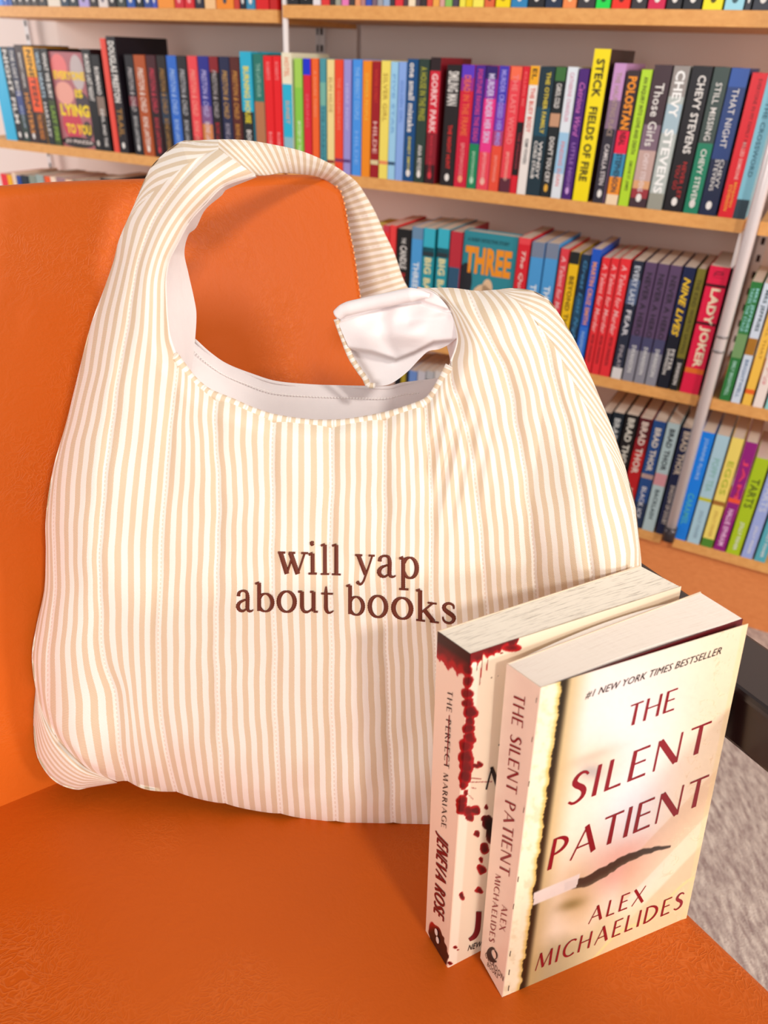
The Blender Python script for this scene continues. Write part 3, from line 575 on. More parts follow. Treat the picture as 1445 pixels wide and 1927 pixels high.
for (a, b_, c, nm) in [(743, 754, '181820', 'black'), (755, 764, 'b09828', 'mustard'), (765, 769, '20283c', 'navy slim'), (770, 785, '6c90d0', 'cornflower blue'), (786, 801, 'c8c4cc', 'silver grey'), (802, 817, 'b8b8bc', 'grey with black title'), (818, 836, 'd8d0cc', 'pale stone')]:
    bk(R4B, a, b_, 698 + (a - 769) * .03, Z4B, c, nm + ' book low on the shelf seen through the bag opening', [('TITLE', .1, .3, .5, '181818', .03)] if 'title' in nm and False else [], [(.08, .25, '202020')] if 'black title' in nm else [])
for (a, b_, y, c, nm, tx, bands) in [
    (1320, 1347, 814, '0c84f0', 'vivid azure paperback with pale title', [('JOANNE FLUKE', .05, .42, .35, 'b8e0fc', .0), ('CARAMEL', .55, .85, .5, '50b8c8', .02)], []),
    (1348, 1375, 820, 'b0d4e4', 'powder blue paperback with a lemon slice', [('POPPY TEA', .2, .5, .5, '90c4c0', .02), ('JOLLY FISHER', .68, .95, .35, '88a4b8', .01)], [(.56, .59, 'c8c820')]),
    (1377, 1402, 825, 'f8e070', 'butter yellow paperback with a green foot', [('EGGS', .2, .5, .5, 'c0c840', .02), ('JOLLY FISHER', .65, .9, .35, 'd0a850', .01)], [(.56, .6, 'a87030'), (.92, 1, '508c30')]),
    (1403, 1428, 833, '981c80', 'magenta paperback with pink capitals', [('JAM', .15, .5, .5, 'e8406c', .02), ('HALLIE EPHRAIM', .6, .95, .45, 'f8c8f0', .02)], [(.5, .54, 'f85838')])]:
    bk(R4C, a, b_, y, Z4B, c, nm, tx, bands)
for (a, b_, y, c, nm) in [(1366, 1393, 1038, 'b0cc1c', 'lime paperback with dark scribbled title'), (1394, 1417, 1046, 'a0b0e8', 'lilac blue paperback with a coral dot'), (1418, 1441, 1054, '58b0c0', 'soft teal paperback at the lower right edge')]:
    bk(R4C, a, b_, y, Z4B, c, nm, [('TARTS', .2, .5, .6, '607018' if c == 'b0cc1c' else 'd0d8f0', .02), ('JOLLY FISHER', .65, .95, .35, 'f0f0f0', .01)], [], low=True, ztop=.205)
# --- third shelf, left bay (tops only)
A3 = Z3B - .008
for (a, b_, y, c, nm) in [(0, 12, 327, 'f03040', 'red'), (12.5, 20, 329, 'fcb818', 'amber'), (21, 28, 325, 'f4d8c0', 'cream'), (30, 38, 331, '2848a0', 'blue'), (38.5, 51, 330, '28303c', 'slate with a white dot'), (53, 65, 330, '90988c', 'sage'), (66, 80, 329, 'a0b0ac', 'grey green'), (83, 93, 332, 'f85c20', 'orange'), (94, 104, 333, 'fce0c8', 'ivory'), (105, 121, 334, 'a88088', 'dusty mauve'), (122, 134, 338, 'fcd0b0', 'peach'), (136, 160, 340, '907868', 'taupe'), (162, 186, 341, '807068', 'brown grey'), (188, 212, 336, '3c2c28', 'dark brown')]:
    bk(R3A, a, b_, y, A3, c, nm + ' book whose top shows above the chair back')
# --- top shelf (feet of the books)
xs = 0; A1 = Z1B - .008
for (a, b_, c, nm, lg) in [(-10, 8, '3c88e8', 'blue', None), (9, 17, '2c60c0', 'royal blue', WH), (18, 24, '1858b0', 'navy blue', None), (25, 34, '201c22', 'black', WH), (35, 47, '2c2424', 'black-brown', WH), (48, 60, '302828', 'charcoal', WH), (61, 73, '382c28', 'dark brown', WH), (74, 90, '201c20', 'jet black', 'c8b8a8'), (92, 115, 'ece0d0', 'cream', None), (117, 131, '183850', 'petrol blue', WH), (132, 148, '1c2c38', 'ink blue', WH), (150, 169, 'b8a8e0', 'lilac', '605878'), (171, 185, '2c2428', 'black with grey label', 'c8c0b8'), (187, 204, 'e8dcd8', 'white', '787080'), (206, 220, '282428', 'dark', WH), (222, 238, '3c4440', 'grey-green', 'c8c8c0'), (240, 255, '2458b0', 'cobalt', WH), (257, 270, '202830', 'blue-black', WH), (272, 286, '2c4c98', 'denim blue', WH), (287, 296, '4058c0', 'violet blue', WH), (298, 328, 'f89838', 'orange', None), (330, 347, 'd82838', 'red', 'f8a0a0'), (349, 366, 'e02830', 'bright red', 'f8a0a0'), (368, 384, '28283c', 'dark navy', 'a09890'), (386, 406, 'f8c890', 'apricot', None), (408, 440, 'f89028', 'bright orange', '384858'), (441, 451, 'd04030', 'brick red', None), (452, 463, '202838', 'black-blue', WH), (464, 480, '3c90b8', 'steel blue', WH), (482, 506, 'e01c20', 'scarlet', None), (508, 522, 'c81c1c', 'deep red', None)]:
    bk(R1A, a, b_, 18, A1, c, nm + ' book showing only its foot', low=True, ztop=.19, logo=lg)
cols = [(541, 562, '28282c', 'black', 'c8c8c8'), (564, 587, '202226', 'jet black', 'c8c8c8'), (589, 603, 'f0e8ec', 'white', None), (605, 620, 'e83838', 'red', None), (621, 630, '403838', 'dark grey', None), (631, 641, 'a8a898', 'sage grey', None), (643, 656, 'f080c0', 'pink', None), (657, 667, '484040', 'charcoal', None), (668, 678, 'f0a070', 'salmon', None), (679, 687, 'c08888', 'rose', None), (688, 699, '3858c0', 'blue', None), (700, 709, '806878', 'plum', None), (710, 720, 'a8a8b0', 'silver', None), (721, 733, 'a0b8d8', 'light blue', None), (734, 742, '403c44', 'dark', None), (743, 758, 'e83440', 'crimson', None), (759, 767, '584048', 'wine', None), (768, 781, 'fce8c8', 'cream', None), (782, 790, '605058', 'mauve grey', None), (791, 802, '3c3434', 'brown black', None), (803, 813, 'e85040', 'vermilion', None), (814, 826, 'f8b050', 'orange', None), (827, 836, 'e0a8a0', 'dusty pink', None), (837, 850, '90c860', 'green', None), (851, 862, '504858', 'slate', None), (864, 875, 'f8ec50', 'yellow', None), (876, 888, 'f4d418', 'golden', None), (889, 909, 'fcf060', 'lemon', None), (911, 929, 'e86c40', 'orange red', '282020'), (932, 959, 'fce010', 'bright yellow', 'b09010'), (961, 991, '3088c0', 'sky blue', WH), (993, 1023, '28282c', 'black with gold head', WH), (1025, 1056, '28344c', 'navy', WH), (1058, 1083, 'f89050', 'tangerine', 'f8d8a0'), (1086, 1118, '3c383c', 'graphite', WH), (1120, 1147, '18e050', 'neon green', '105820'), (1150, 1184, 'f43420', 'flame red', '601810'), (1187, 1215, '383438', 'charcoal black', WH), (1218, 1250, 'd81c50', 'raspberry', WH), (1253, 1281, '242428', 'deep black', WH), (1284, 1318, '202228', 'blue black', WH), (1321, 1358, 'fcec18', 'lemon yellow', '585010'), (1362, 1398, 'a0dcec', 'pale aqua', '406068'), (1400, 1412, '343840', 'grey black', WH), (1415, 1450, '303440', 'midnight', WH)]
for (a, b_, c, nm, lg) in cols:
    bk(R1B, a, b_, 16, Z1B, c, nm + ' book with only its foot in view', low=True, ztop=.19, logo=lg)
emit_books()
# face-out book on the third shelf
def face_out(px0, px1, y0, y1, zb, color, label, parts, rot=0.0, dep=.028, name='face_out_book', width=None):
    ua, za = sh(px0, y0); ub, zb2 = sh(px1, y1); u1, u0 = max(ua, ub), min(ua, ub); zt = (za + zb2) / 2
    W = width or (u1 - u0); root = empty(name, SP(u1, DS + .01, zb), label, 'book')
    ca, sa = math.cos(rot), math.sin(rot); D0 = DS + .004
    P = lambda a, d, z: SP(u1 - a * ca - d * sa, D0 + a * sa * 1.0 + d * ca, z)
    def bx(a0, a1, d0, d1, z0, z1, nm, m):
        MB().hexa([P(a, d, z) for z in (z0, z1) for d in (d0, d1) for a in (a0, a1)]).go(nm, m, root)
    bx(0, W, 0, .0012, zb + .0003, zt, 'cover', mat(color, .35)); bx(0, W, dep - .0012, dep, zb + .0003, zt, 'back_cover', mat(color, .35))
    bx(0, .0012, .0012, dep - .0012, zb + .0003, zt, 'spine', mat(color, .35)); bx(.0014, W - .002, .0013, dep - .0013, zb + .001, zt - .002, 'page_block', M_PAGES)
    H = zt - zb
    for pt in parts:
        if pt[0] == 't':
            _, body, a0, a1, h0, h1, c, bold = pt; V, Fc = text_mesh(body, bold)
            obj('cover_title', [P(W * (a0 + (a1 - a0) * p[0]), -.0004, zt - H * (h1 - (h1 - h0) * p[1])) for p in V], Fc, mat(c, .5), root)
        else:
            _, cx, cy, rx, ry, c, dd = pt; n = 20
            obj('cover_picture', [P(W * (cx + rx * math.cos(k * 2 * math.pi / n)), -dd, zt - H * (cy + ry * math.sin(k * 2 * math.pi / n))) for k in range(n)], [tuple(range(n))], mat(c, .5), root)
    return root
face_out(873, 975, 434, 447, B3, '2c8c9c', 'teal face-out book with chunky orange title on the third shelf',
         [('e', .08, .42, .14, .16, '20242c', .0002), ('t', 'THREE', .05, .92, .12, .34, 'f8981c', .05), ('e', .45, .62, .26, .20, 'ecc8a0', .0003), ('e', .52, .45, .1, .08, 'ecc8a0', .0003), ('t', 'BAGS', .0, .95, .5, .72, 'f8901c', .05), ('t', 'A SHEEP DETECTIVE STORY', .08, .85, .05, .08, '143840', .01), ('e', .9, .5, .05, .05, 'e04048', .0003)])
face_out(88, 151, 97, 99, A2, 'b87078', 'pink and yellow face-out book among black spines on the left',
         [('e', .25, .15, .24, .13, 'f08080', .0002), ('e', .78, .2, .2, .18, 'c8b8b8', .0002), ('e', .3, .42, .28, .12, 'f0a898', .0002), ('e', .8, .5, .2, .1, '4c4048', .0002), ('e', .4, .75, .3, .17, 'd04058', .0002), ('e', .85, .8, .14, .1, '4c3c40', .0002), ('e', .5, .94, .5, .06, '2c2428', .00025),
          ('t', 'EVERYONE', .05, .98, .19, .28, 'f8d020', .05), ('t', 'IS', .62, .85, .37, .46, 'f0d020', .05), ('t', 'LYING', .1, .98, .53, .66, 'f8d818', .05), ('t', 'TO YOU', .2, .95, .74, .85, 'f8d018', .05), ('t', 'JO PIAZZA', .1, .95, .915, .96, 'e8d8d0', .03)], dep=.03)
u_, z_ = sh(715, 402, DS + .2)
t_ = MB().box(SP(sh(745, 404, DS + .12)[0], DS + .12, B3 + .186), SP(sh(713, 404, DS + .12)[0] - sh(745, 404, DS + .12)[0], 0, 0), SP(0, .05, 0), (0, 0, .008)).go('sticky_notepad', mat((214, 196, 90), .6))
tag(t_, 'small yellow pad lying on the third shelf books behind the strap', 'notepad')

#SECTION_CHAIR
# ------------------------------------------------------------------ chair
chair = empty('armchair', (-.05, .42, 0), 'orange-tan leather armchair with dark wooden arm', 'armchair')
def plate(name, pts, nrm, thick, bev, m, parent, segs=4):
    """closed polygon pts (front face, world) extruded along -nrm with a rounded front rim"""
    bm = bmesh.new(); base = ORG[parent.name]
    vs = [bm.verts.new(tuple(np.asarray(p) - base)) for p in pts]; f = bm.faces.new(vs); f.normal_update()
    if f.normal.dot(Vector(nrm)) < 0: f.normal_flip()
    r = bmesh.ops.extrude_face_region(bm, geom=[f]); nv = [g for g in r['geom'] if isinstance(g, bmesh.types.BMVert)]; nf = [g for g in r['geom'] if isinstance(g, bmesh.types.BMFace)]
    bmesh.ops.translate(bm, verts=nv, vec=Vector([float(v) for v in -np.asarray(nrm) * thick]))
    bmesh.ops.recalc_face_normals(bm, faces=bm.faces[:])
    rims = [e for e in bm.edges if (e.verts[0] in nv) == (e.verts[1] in nv)]
    bmesh.ops.bevel(bm, geom=rims, offset=bev, segments=segs, profile=.5, affect='EDGES')
    big = [f for f in bm.faces if len(f.verts) > 8]
    me = bpy.data.meshes.new(name); bm.to_mesh(me); bm.free(); me.materials.append(m)
    for p in me.polygons: p.use_smooth = len(p.vertices) <= 8
    o = bpy.data.objects.new(name, me); COL.objects.link(o); o.parent = parent; ORG[o.name] = base; return o
bkpt = lambda x, y: hit(x, y, BN, BO)
right = resample([(585, 326), (603, 329), (619, 335), (632, 343), (645, 352), (653, 370), (659, 395), (664, 425), (674, 474), (683, 534), (686, 558), (693, 620), (700, 690)], 30)
pts = [bkpt(*p) for p in right]
e1 = pts[-1]; hh = (e1 - BO) @ BE; pts.append(e1 - BE * (hh + .045) + LD * .008)
pts.append(BO - LD * .34 - BE * .045)
topL = bkpt(-420, 368); pts.append(topL)
pts += [bkpt(0, 346), bkpt(100, 339), bkpt(200, 335), bkpt(270, 333), bkpt(430, 330), bkpt(520, 325)]
pts = [np.asarray(p) for p in pts]
backrest = plate('backrest', pts, BN, .05, .009, M_LEA, chair)
st = MB(); edge = resample([(632, 350), (641, 360), (646, 375), (650, 396), (655, 425), (665, 474), (674, 534), (677, 558), (684, 620), (691, 690)], 60)
for i in range(0, 59, 2):
    st.tube([bkpt(*edge[i]) + BN * .0002, bkpt(*(edge[i] * .4 + edge[i + 1] * .6)) + BN * .0002], .0008, 5)
o = st.go('stitching', mat((252, 178, 120), .6), backrest); o['kind'] = 'stuff'
# seat
S1 = hit(1295, 1700, SN, SO); S2 = hit(1445, 1840, SN, SO); sd = unit(S2 - S1)
back_l = BO - LD * .34; 
A_ = np.array([sd, -LD]).T; tt = np.linalg.lstsq(A_, BO - S1, rcond=None)[0]; corner = S1 + sd * tt[0]
fr = S1 + sd * .30; fl_ = fr - LD * .62
sp = [corner + WD * .02 , corner, S1, S2, fr - sd * .03, fr - LD * .03, fl_, back_l - WD * -.02]
seat = plate('seat', [corner + WD * .04, S1, S2, fr - sd * .03, fr - LD * .025 , fl_, back_l + WD * .04], SN, .085, .014, M_LEA, chair, 5)
# arm : top face 0.30 below the camera height
d_ = np.array([math.sin(math.radians(149)), math.cos(math.radians(149)), 0]); lat = np.array([-d_[1], d_[0], 0]); ZA = ZC - .30
s10 = np.array([S1[0], S1[1], 0])
def armpt(l, t, z): return s10 + lat * l + d_ * t + np.array([0, 0, z])
def rounded_bar(mb, l0, l1, z0, z1, t0, t1, r=.006):
    prof = []
    for (cx, cz, a0) in ((l1 - r, z1 - r, 0), (l0 + r, z1 - r, 90), (l0 + r, z0 + r, 180), (l1 - r, z0 + r, 270)):
        for k in range(4): a = math.radians(a0 + k * 30); prof.append((cx + r * math.cos(a), cz + r * math.sin(a)))
    V = [armpt(l, t, z) for t in (t0, t1) for (l, z) in prof]; n = len(prof)
    return mb.add(V, [(k, (k + 1) % n, n + (k + 1) % n, n + k) for k in range(n)] + [tuple(range(n))[::-1], tuple(range(n, 2 * n))])
rounded_bar(MB(), .008, .056, ZA - .038, ZA, -.30, .26, .004).go('armrest', M_ARM, chair, False)
for t in (-.30, .22):
    MB().box(armpt(.016, t, 0.0), lat * .032, d_ * .035, (0, 0, ZA - .036)).go('leg', M_ARM, chair)
MB().box(armpt(.018, -.27, ZC - .60), lat * .026, d_ * .50, (0, 0, .05)).go('side_rail', M_ARM, chair)
for t in (-.30, .22):
    MB().box(armpt(-.60, t + .1, 0.0), lat * .032, d_ * .035, (0, 0, ZC - .60)).go('leg', M_ARM, chair)

#SECTION_BAG
# ------------------------------------------------------------------ the bag
ZS = ZC - .485
def g_mid(x, z):
    h = np.maximum(z - ZS, 0); q = np.maximum(x - .04, 0)
    lo_ = np.clip(1 - h / .15, 0, 1); r_ = np.maximum(x - .09, 0)
    return .365 + q * .42 * lo_ + .035 * (1 - np.exp(-h / .03)) + h * .21 - r_ * .55 * np.clip(h / .2, 0, 1)
def bagP(px, py, b):
    px = np.asarray(px, float); py = np.asarray(py, float); v = ray(px, py); lo = np.full(px.shape, .15); hi = np.full(px.shape, 1.3)
    for _ in range(42):
        m = (lo + hi) / 2; Fv = m * v[..., 1] - g_mid(m * v[..., 0], ZC + m * v[..., 2]) + b
        hi = np.where(Fv > 0, m, hi); lo = np.where(Fv > 0, lo, m)
    return C0 + v * ((lo + hi) / 2)[..., None]
SIL = [(930, 1547), (830, 1555), (740, 1552), (640, 1550), (530, 1535), (432, 1518), (332, 1494), (249, 1477), (221, 1473), (166, 1482), (145, 1486), (114, 1477), (90, 1458), (69, 1420), (63, 1358), (67, 1295), (60, 1234), (68, 1180), (83, 1110), (86, 1040), (86, 975), (99, 886), (125, 793), (148, 700), (171, 611), (197, 540), (214, 490), (222, 457), (235, 424), (251, 388), (282, 317.5), (304, 293), (339.5, 266.6), (373, 264), (411, 262), (466, 264)]
SIR = [(787, 542), (845, 541), (900, 547), (962, 542), (1001, 547), (1030, 562), (1050, 588), (1083, 643), (1109, 702), (1131, 754), (1154, 812), (1177, 881), (1196, 955), (1203, 1020), (1207, 1066), (1207, 1120), (1200, 1200), (1180, 1330), (1150, 1400), (1090, 1470), (1010, 1510), (930, 1547)]
def seg_dist(px, py, poly):
    d = np.full(np.shape(px), 1e9)
    for (x0, y0), (x1, y1) in zip(poly[:-1], poly[1:]):
        dx, dy = x1 - x0, y1 - y0; t = np.clip(((px - x0) * dx + (py - y0) * dy) / (dx * dx + dy * dy), 0, 1)
        d = np.minimum(d, np.hypot(px - x0 - t * dx, py - y0 - t * dy))
    return d
HOLE = [(480, 329), (421, 348.5), (388, 379.5), (355, 417), (333, 457), (317, 490), (311, 526), (312, 572), (314, 600), (320, 638), (333, 672), (344, 685), (363, 709.5), (391, 732), (435, 751), (474, 768), (515, 781), (584, 791), (640, 791), (680, 786), (725, 777), (781, 760), (808, 746), (830, 713), (849, 680), (858, 657), (862, 636), (857, 611), (847, 582), (830, 561.5), (812, 549), (787, 542)]
CREASE = [(67, 1295), (85, 1350), (112, 1395), (150, 1435), (170, 1449), (221, 1473)]
def bulge(px, py, s=None):
    d = np.minimum(seg_dist(px, py, SIL), seg_dist(px, py, SIR)); q = 1 - np.clip(d / 120., 0, 1)
    b = .046 * np.sqrt(np.maximum(1 - q * q, 0))
    dh = seg_dist(px, py, HOLE); b = b - .010 * np.clip(1 - dh / 45., 0, 1) ** 2 * np.clip(d / 30, 0, 1)
    dc = seg_dist(px, py, CREASE); b = b - .006 * np.exp(-(dc / 7.) ** 2) * np.clip(d / 10, 0, 1)
    wr = np.sin(px * .021 + py * .006 + 1.3 * np.sin(py * .008)) * np.sin(py * .011 + .6 * np.sin(px * .013)) * .0022
    wr += np.sin(px * .045 - py * .015) * np.sin(py * .021 + px * .01) * .0008
    # folds below the right end of the neckline
    fold = np.exp(-((px - 850) / 60.) ** 2 - ((py - 860) / 110.) ** 2) * np.sin((px - 800 + .25 * (py - 800)) * .19) * .0022
    low = np.clip((py - 1330) / 150., 0, 1) * np.sin(px * .05 + py * .03) * .0016
    b = b + (wr + fold + low) * np.clip(d / 60, 0, 1)
    if s is not None:
        fr_ = np.abs(s - np.round(s)); pf = .0028 * (1 - np.exp(-(fr_ / .13) ** 1.5)) - .0008 * np.exp(-(fr_ / .03) ** 2)
        b = b + pf * np.clip(d / 40, .15, 1)
    return b
def colpts(*a): return np.array(a, float)
cL = colpts((221, 1473, .85), (166, 1447, .4), (112, 1395, .05), (85, 1350, -.2), (67, 1295, -.45), (60, 1234, -.6), (68, 1180, -.6), (83, 1110, -.5), (86, 1040, -.42), (86, 975, -.38), (99, 886, -.25), (125, 793, -.1), (148, 700, .02), (171, 611, .15), (197, 540, .25), (214, 490, .3), (222, 457, .35), (235, 424, .45), (247, 405, .5), (290, 360, .65), (330, 326, .8), (370, 298, .95), (411, 280, 1.05))
cK1 = colpts((240, 1474, 1), (228, 1427, 1), (215, 1306, 1), (194, 1236, 1), (190, 1146, 1), (188, 1042, 1), (193, 956, 1), (209, 810, 1), (218, 741, 1), (230, 670, 1), (240, 610, 1), (249, 550, 1), (258, 500, 1), (272, 458, 1.02), (294, 410, 1.04), (328, 365, 1.08), (376, 322, 1.15), (426, 291, 1.2))
cK15 = colpts((277, 1487, 1.5), (264, 1400, 1.5), (252, 1300, 1.5), (247, 1200, 1.5), (246, 1100, 1.5), (248, 1000, 1.5), (262, 850, 1.5), (275, 720, 1.5), (281, 640, 1.5), (284, 580, 1.5), (288, 520, 1.5), (304, 465, 1.5), (335, 410, 1.5), (376, 362, 1.5), (422, 325, 1.5), (450, 308, 1.5))
cK2 = colpts((332, 1494, 2), (311, 1410, 2), (301, 1323, 2), (298, 1219, 2), (299, 1146, 2), (304, 1042, 2), (309, 938, 2), (318, 840, 2), (326, 760, 2), (333, 700, 2), (333, 672, 2), (320, 638, 1.98), (314, 600, 1.93), (312, 572, 1.9), (311, 526, 1.87), (317, 490, 1.85), (333, 457, 1.83), (355, 417, 1.82), (388, 379.5, 1.8), (421, 348.5, 1.8), (480, 329, 1.8))
cK2c = colpts((332, 1494, 2), (311, 1410, 2), (301, 1323, 2), (298, 1219, 2), (299, 1146, 2), (304, 1042, 2), (309, 938, 2), (318, 840, 2), (326, 760, 2), (333, 700, 2), (333, 672, 2))
cK3 = colpts((424, 1516, 3), (419, 1479, 3), (412, 1392, 3), (408, 1254, 3), (406, 1146, 3), (411, 1007, 3), (411, 904, 3), (404, 800, 3), (408, 742, 3))
cK4 = colpts((528, 1535, 4), (520, 1400, 4), (516, 1300, 4), (516, 1188, 4), (511, 1049, 4), (513, 973, 4), (512, 880, 4), (515, 781, 4))
cK5 = colpts((632, 1549, 5), (626, 1400, 5), (623, 1188, 5), (621, 1049, 5), (624, 900, 5), (625, 791.5, 5))
cK6 = colpts((740, 1552, 6), (732, 1350, 6), (725, 1188, 6), (722, 1049, 6), (724, 900, 6), (725, 777, 6))
cK7 = colpts((840, 1555, 7), (822, 1300, 7), (812, 1100, 7), (811, 923, 7), (806, 825, 7), (800, 751, 7))
cK8c = colpts((930, 1547, 8), (917, 1200, 8), (908, 1050, 8), (900, 950, 8), (886, 850, 8), (866, 765, 8), (850, 720, 8), (847, 683, 8))
cK8 = np.vstack([cK8c[:-1], colpts((848, 682, 8.02), (858, 657, 8.05), (862, 636, 8.07), (857, 611, 8.1), (847, 582, 8.12), (830, 561.5, 8.13), (812, 549, 8.14), (787, 542, 8.15))])
cK9 = colpts((1012, 1510, 9), (1013, 1350, 9), (1012, 1200, 9), (1004, 1053, 9), (988, 890, 9), (972, 802, 9), (960, 741, 8.97), (942, 695, 8.93), (917, 650, 8.88), (888, 605, 8.82), (866, 575, 8.76), (848, 541.5, 8.7))
cK10 = colpts((1095, 1466, 10), (1116, 1300, 10), (1118, 1150, 10), (1108, 1037, 10), (1090, 923, 9.98), (1068, 830, 9.93), (1043, 755, 9.85), (1013, 690, 9.7), (980, 635, 9.55), (948, 592, 9.4), (922, 566, 9.3), (896, 547, 9.2))
cR = colpts((1150, 1400, 10.9), (1180, 1330, 11.1), (1200, 1200, 11.2), (1207, 1120, 11.2), (1207, 1066, 11.2), (1203, 1020, 11.1), (1190, 950, 11), (1161, 878, 10.9), (1135, 829, 10.8), (1096, 754, 10.6), (1050, 663, 10.2), (1021, 620, 10.05), (982, 574, 9.9), (936, 545, 9.7))
def patch(cols, ncol, nrow, wob=1.0, dens=(), half=False, hole_fix=None):
    C = [resample(c, nrow) for c in cols]
    # denser column beside a silhouette where the cloth turns away
    if 'L' in dens:
        a, b = C[0], C[1]; t = np.linspace(0, 1, nrow)[:, None]; wgt = np.clip((.62 - t) / .1, 0, 1); fp = .12 + 0 * t; fs = .12 + .14 * wgt
        C.insert(1, np.hstack([a[:, :2] * (1 - fp) + b[:, :2] * fp, a[:, 2:] * (1 - fs) + b[:, 2:] * fs]))
    if 'R' in dens:
        a, b = C[-1], C[-2]; t = np.linspace(0, 1, nrow)[:, None]; wgt = np.clip((.5 - t) / .1, 0, 1); fs = .14 + .14 * wgt
        C.insert(len(C) - 1, np.hstack([a[:, :2] * .86 + b[:, :2] * .14, a[:, 2:] * (1 - fs) + b[:, 2:] * fs]))
    if hole_fix:
        out = [C[0]]
        for k in range(len(C) - 1):
            m = (C[k] + C[k + 1]) / 2; tx, ty = hole_fix[k]; t = np.linspace(0, 1, nrow)[:, None] ** 5
            m[:, :2] += (np.array([tx, ty]) - m[-1, :2]) * t; out += [m, C[k + 1]]
        C = out
    C = np.array(C); K = len(C); tk = np.arange(K, dtype=float)
    # centripetal spacing over columns (mean distance)
    dk = np.r_[0, np.cumsum([np.hypot(*(C[i + 1] - C[i])[:, :2].T).mean() for i in range(K - 1)])]; dk /= dk[-1]
    sl = np.array([(C[min(i + 1, K - 1)] - C[max(i - 1, 0)]) / (dk[min(i + 1, K - 1)] - dk[max(i - 1, 0)]) for i in range(K)])
    t = np.linspace(0, 1, ncol); k = np.clip(np.searchsorted(dk, t, 'right') - 1, 0, K - 2); h = (dk[k + 1] - dk[k])[:, None, None]; q = ((t - dk[k]) / (dk[k + 1] - dk[k]))[:, None, None]
    return (2 * q**3 - 3 * q**2 + 1) * C[k] + (q**3 - 2 * q**2 + q) * h * sl[k] + (-2 * q**3 + 3 * q**2) * C[k + 1] + (q**3 - q**2) * h * sl[k + 1]
def patch_mesh(G, bf, scal=True):
    ncol, nrow, _ = G.shape; X, Y, Sx = G[..., 0].copy(), G[..., 1].copy(), G[..., 2]
    t = np.linspace(0, 1, nrow)[None, :]
    if scal is True: Y += 4.0 * (np.abs(np.sin(np.pi * Sx)) ** .7 - 1.15) * np.exp(-t * 28)
    if scal == 'in': Y -= 6 * np.exp(-t * 18)
    ed_ = np.clip(np.minimum(np.minimum(seg_dist(X, Y, SIL), seg_dist(X, Y, SIR)), seg_dist(X, Y, HOLE)) / 60, 0, 1)
    X += ed_ * (1.1 * np.sin(Y * .031 + 1.7 * np.sin(X * .017)) * np.sin(X * .023 + Y * .007) + .5 * np.sin(Y * .083 + X * .031) * np.sin(X * .011))
    P = bagP(X, Y, bf(X, Y, Sx)); dl = np.concatenate([np.zeros((ncol, 1)), np.cumsum(np.hypot(np.diff(X, axis=1), np.diff(Y, axis=1)), 1)], 1)
    return P.reshape(-1, 3), np.stack([Sx.ravel(), (dl / 20.8).ravel()], -1), grid_faces(ncol, nrow)
bag = empty('tote_bag', (-.05, .42, ZS), 'puffy cream and beige striped quilted tote bag on the orange chair', 'bag')
def join(name, patches, m, parent, smooth=True):
    V = []; U = []; Fc = []; k = 0
    for (v, u_, f) in patches: V.append(v); U.append(u_); Fc += [tuple(i + k for i in q) for q in f]; k += len(v)
    return obj(name, np.vstack(V), Fc, m, parent, smooth, np.vstack(U))
GL = patch([cL, cK1, cK15, cK2], 130, 300, dens='L')
GC = patch([cK2c, cK3, cK4, cK5, cK6, cK7, cK8c], 260, 230, hole_fix=[(363, 709.5), (460, 762), (567, 789), (675, 787), (764, 768), (826, 722)])
GR = patch([cK8, cK9, cK10, cR], 130, 260, dens='R')
# small gathered corner at the lower left
cr1 = resample(CREASE, 60); cr2 = resample([(67, 1295), (63, 1358), (69, 1420), (90, 1458), (114, 1477), (145, 1486), (166, 1482), (221, 1473)], 60)
GG = np.stack([np.hstack([cr2 * (1 - q) + cr1 * q, np.full((60, 1), -.5 - 1.5 * (1 - q))]) for q in np.linspace(0, 1, 24)])
# shoulder bands whose stripes run into the diagonal seams
sA = resample([(222, 457), (235, 424), (251, 388), (282, 317.5), (304, 293), (339.5, 266.6), (373, 264), (411, 262)], 140); sB = resample([(222, 457), (235, 424), (247, 405), (290, 360), (330, 326), (370, 298), (411, 280)], 140)
qq = np.linspace(0, 1, 140)[:, None]
GA = np.stack([np.hstack([sA * (1 - p) + sB * p, 1.3 * (qq - .42 * p)]) for p in np.linspace(0, 1, 30)])
sC = resample([(936, 545), (962, 542), (1001, 547), (1030, 562), (1050, 588), (1083, 643), (1109, 702), (1131, 754), (1154, 812), (1177, 881), (1196, 955), (1203, 1020)], 180); sD = resample([(936, 545), (982, 578), (1021, 620), (1050, 663), (1096, 754), (1135, 829), (1161, 878), (1190, 950), (1203, 1020)], 180)
qq = np.linspace(0, 1, 180)[:, None]
GD = np.stack([np.hstack([sC * (1 - p) + sD * p, 2.5 * (qq + .34 * p)]) for p in np.linspace(0, 1, 30)])
fb = lambda X, Y, s: bulge(X, Y, s)
fb0 = lambda X, Y, s: bulge(X, Y, None) 
front = join('front_panel', [patch_mesh(GL, fb), patch_mesh(GC, fb), patch_mesh(GR, fb), patch_mesh(GG, fb0, False), patch_mesh(GA, fb0, False), patch_mesh(GD, fb0, False)], M_FAB, bag)
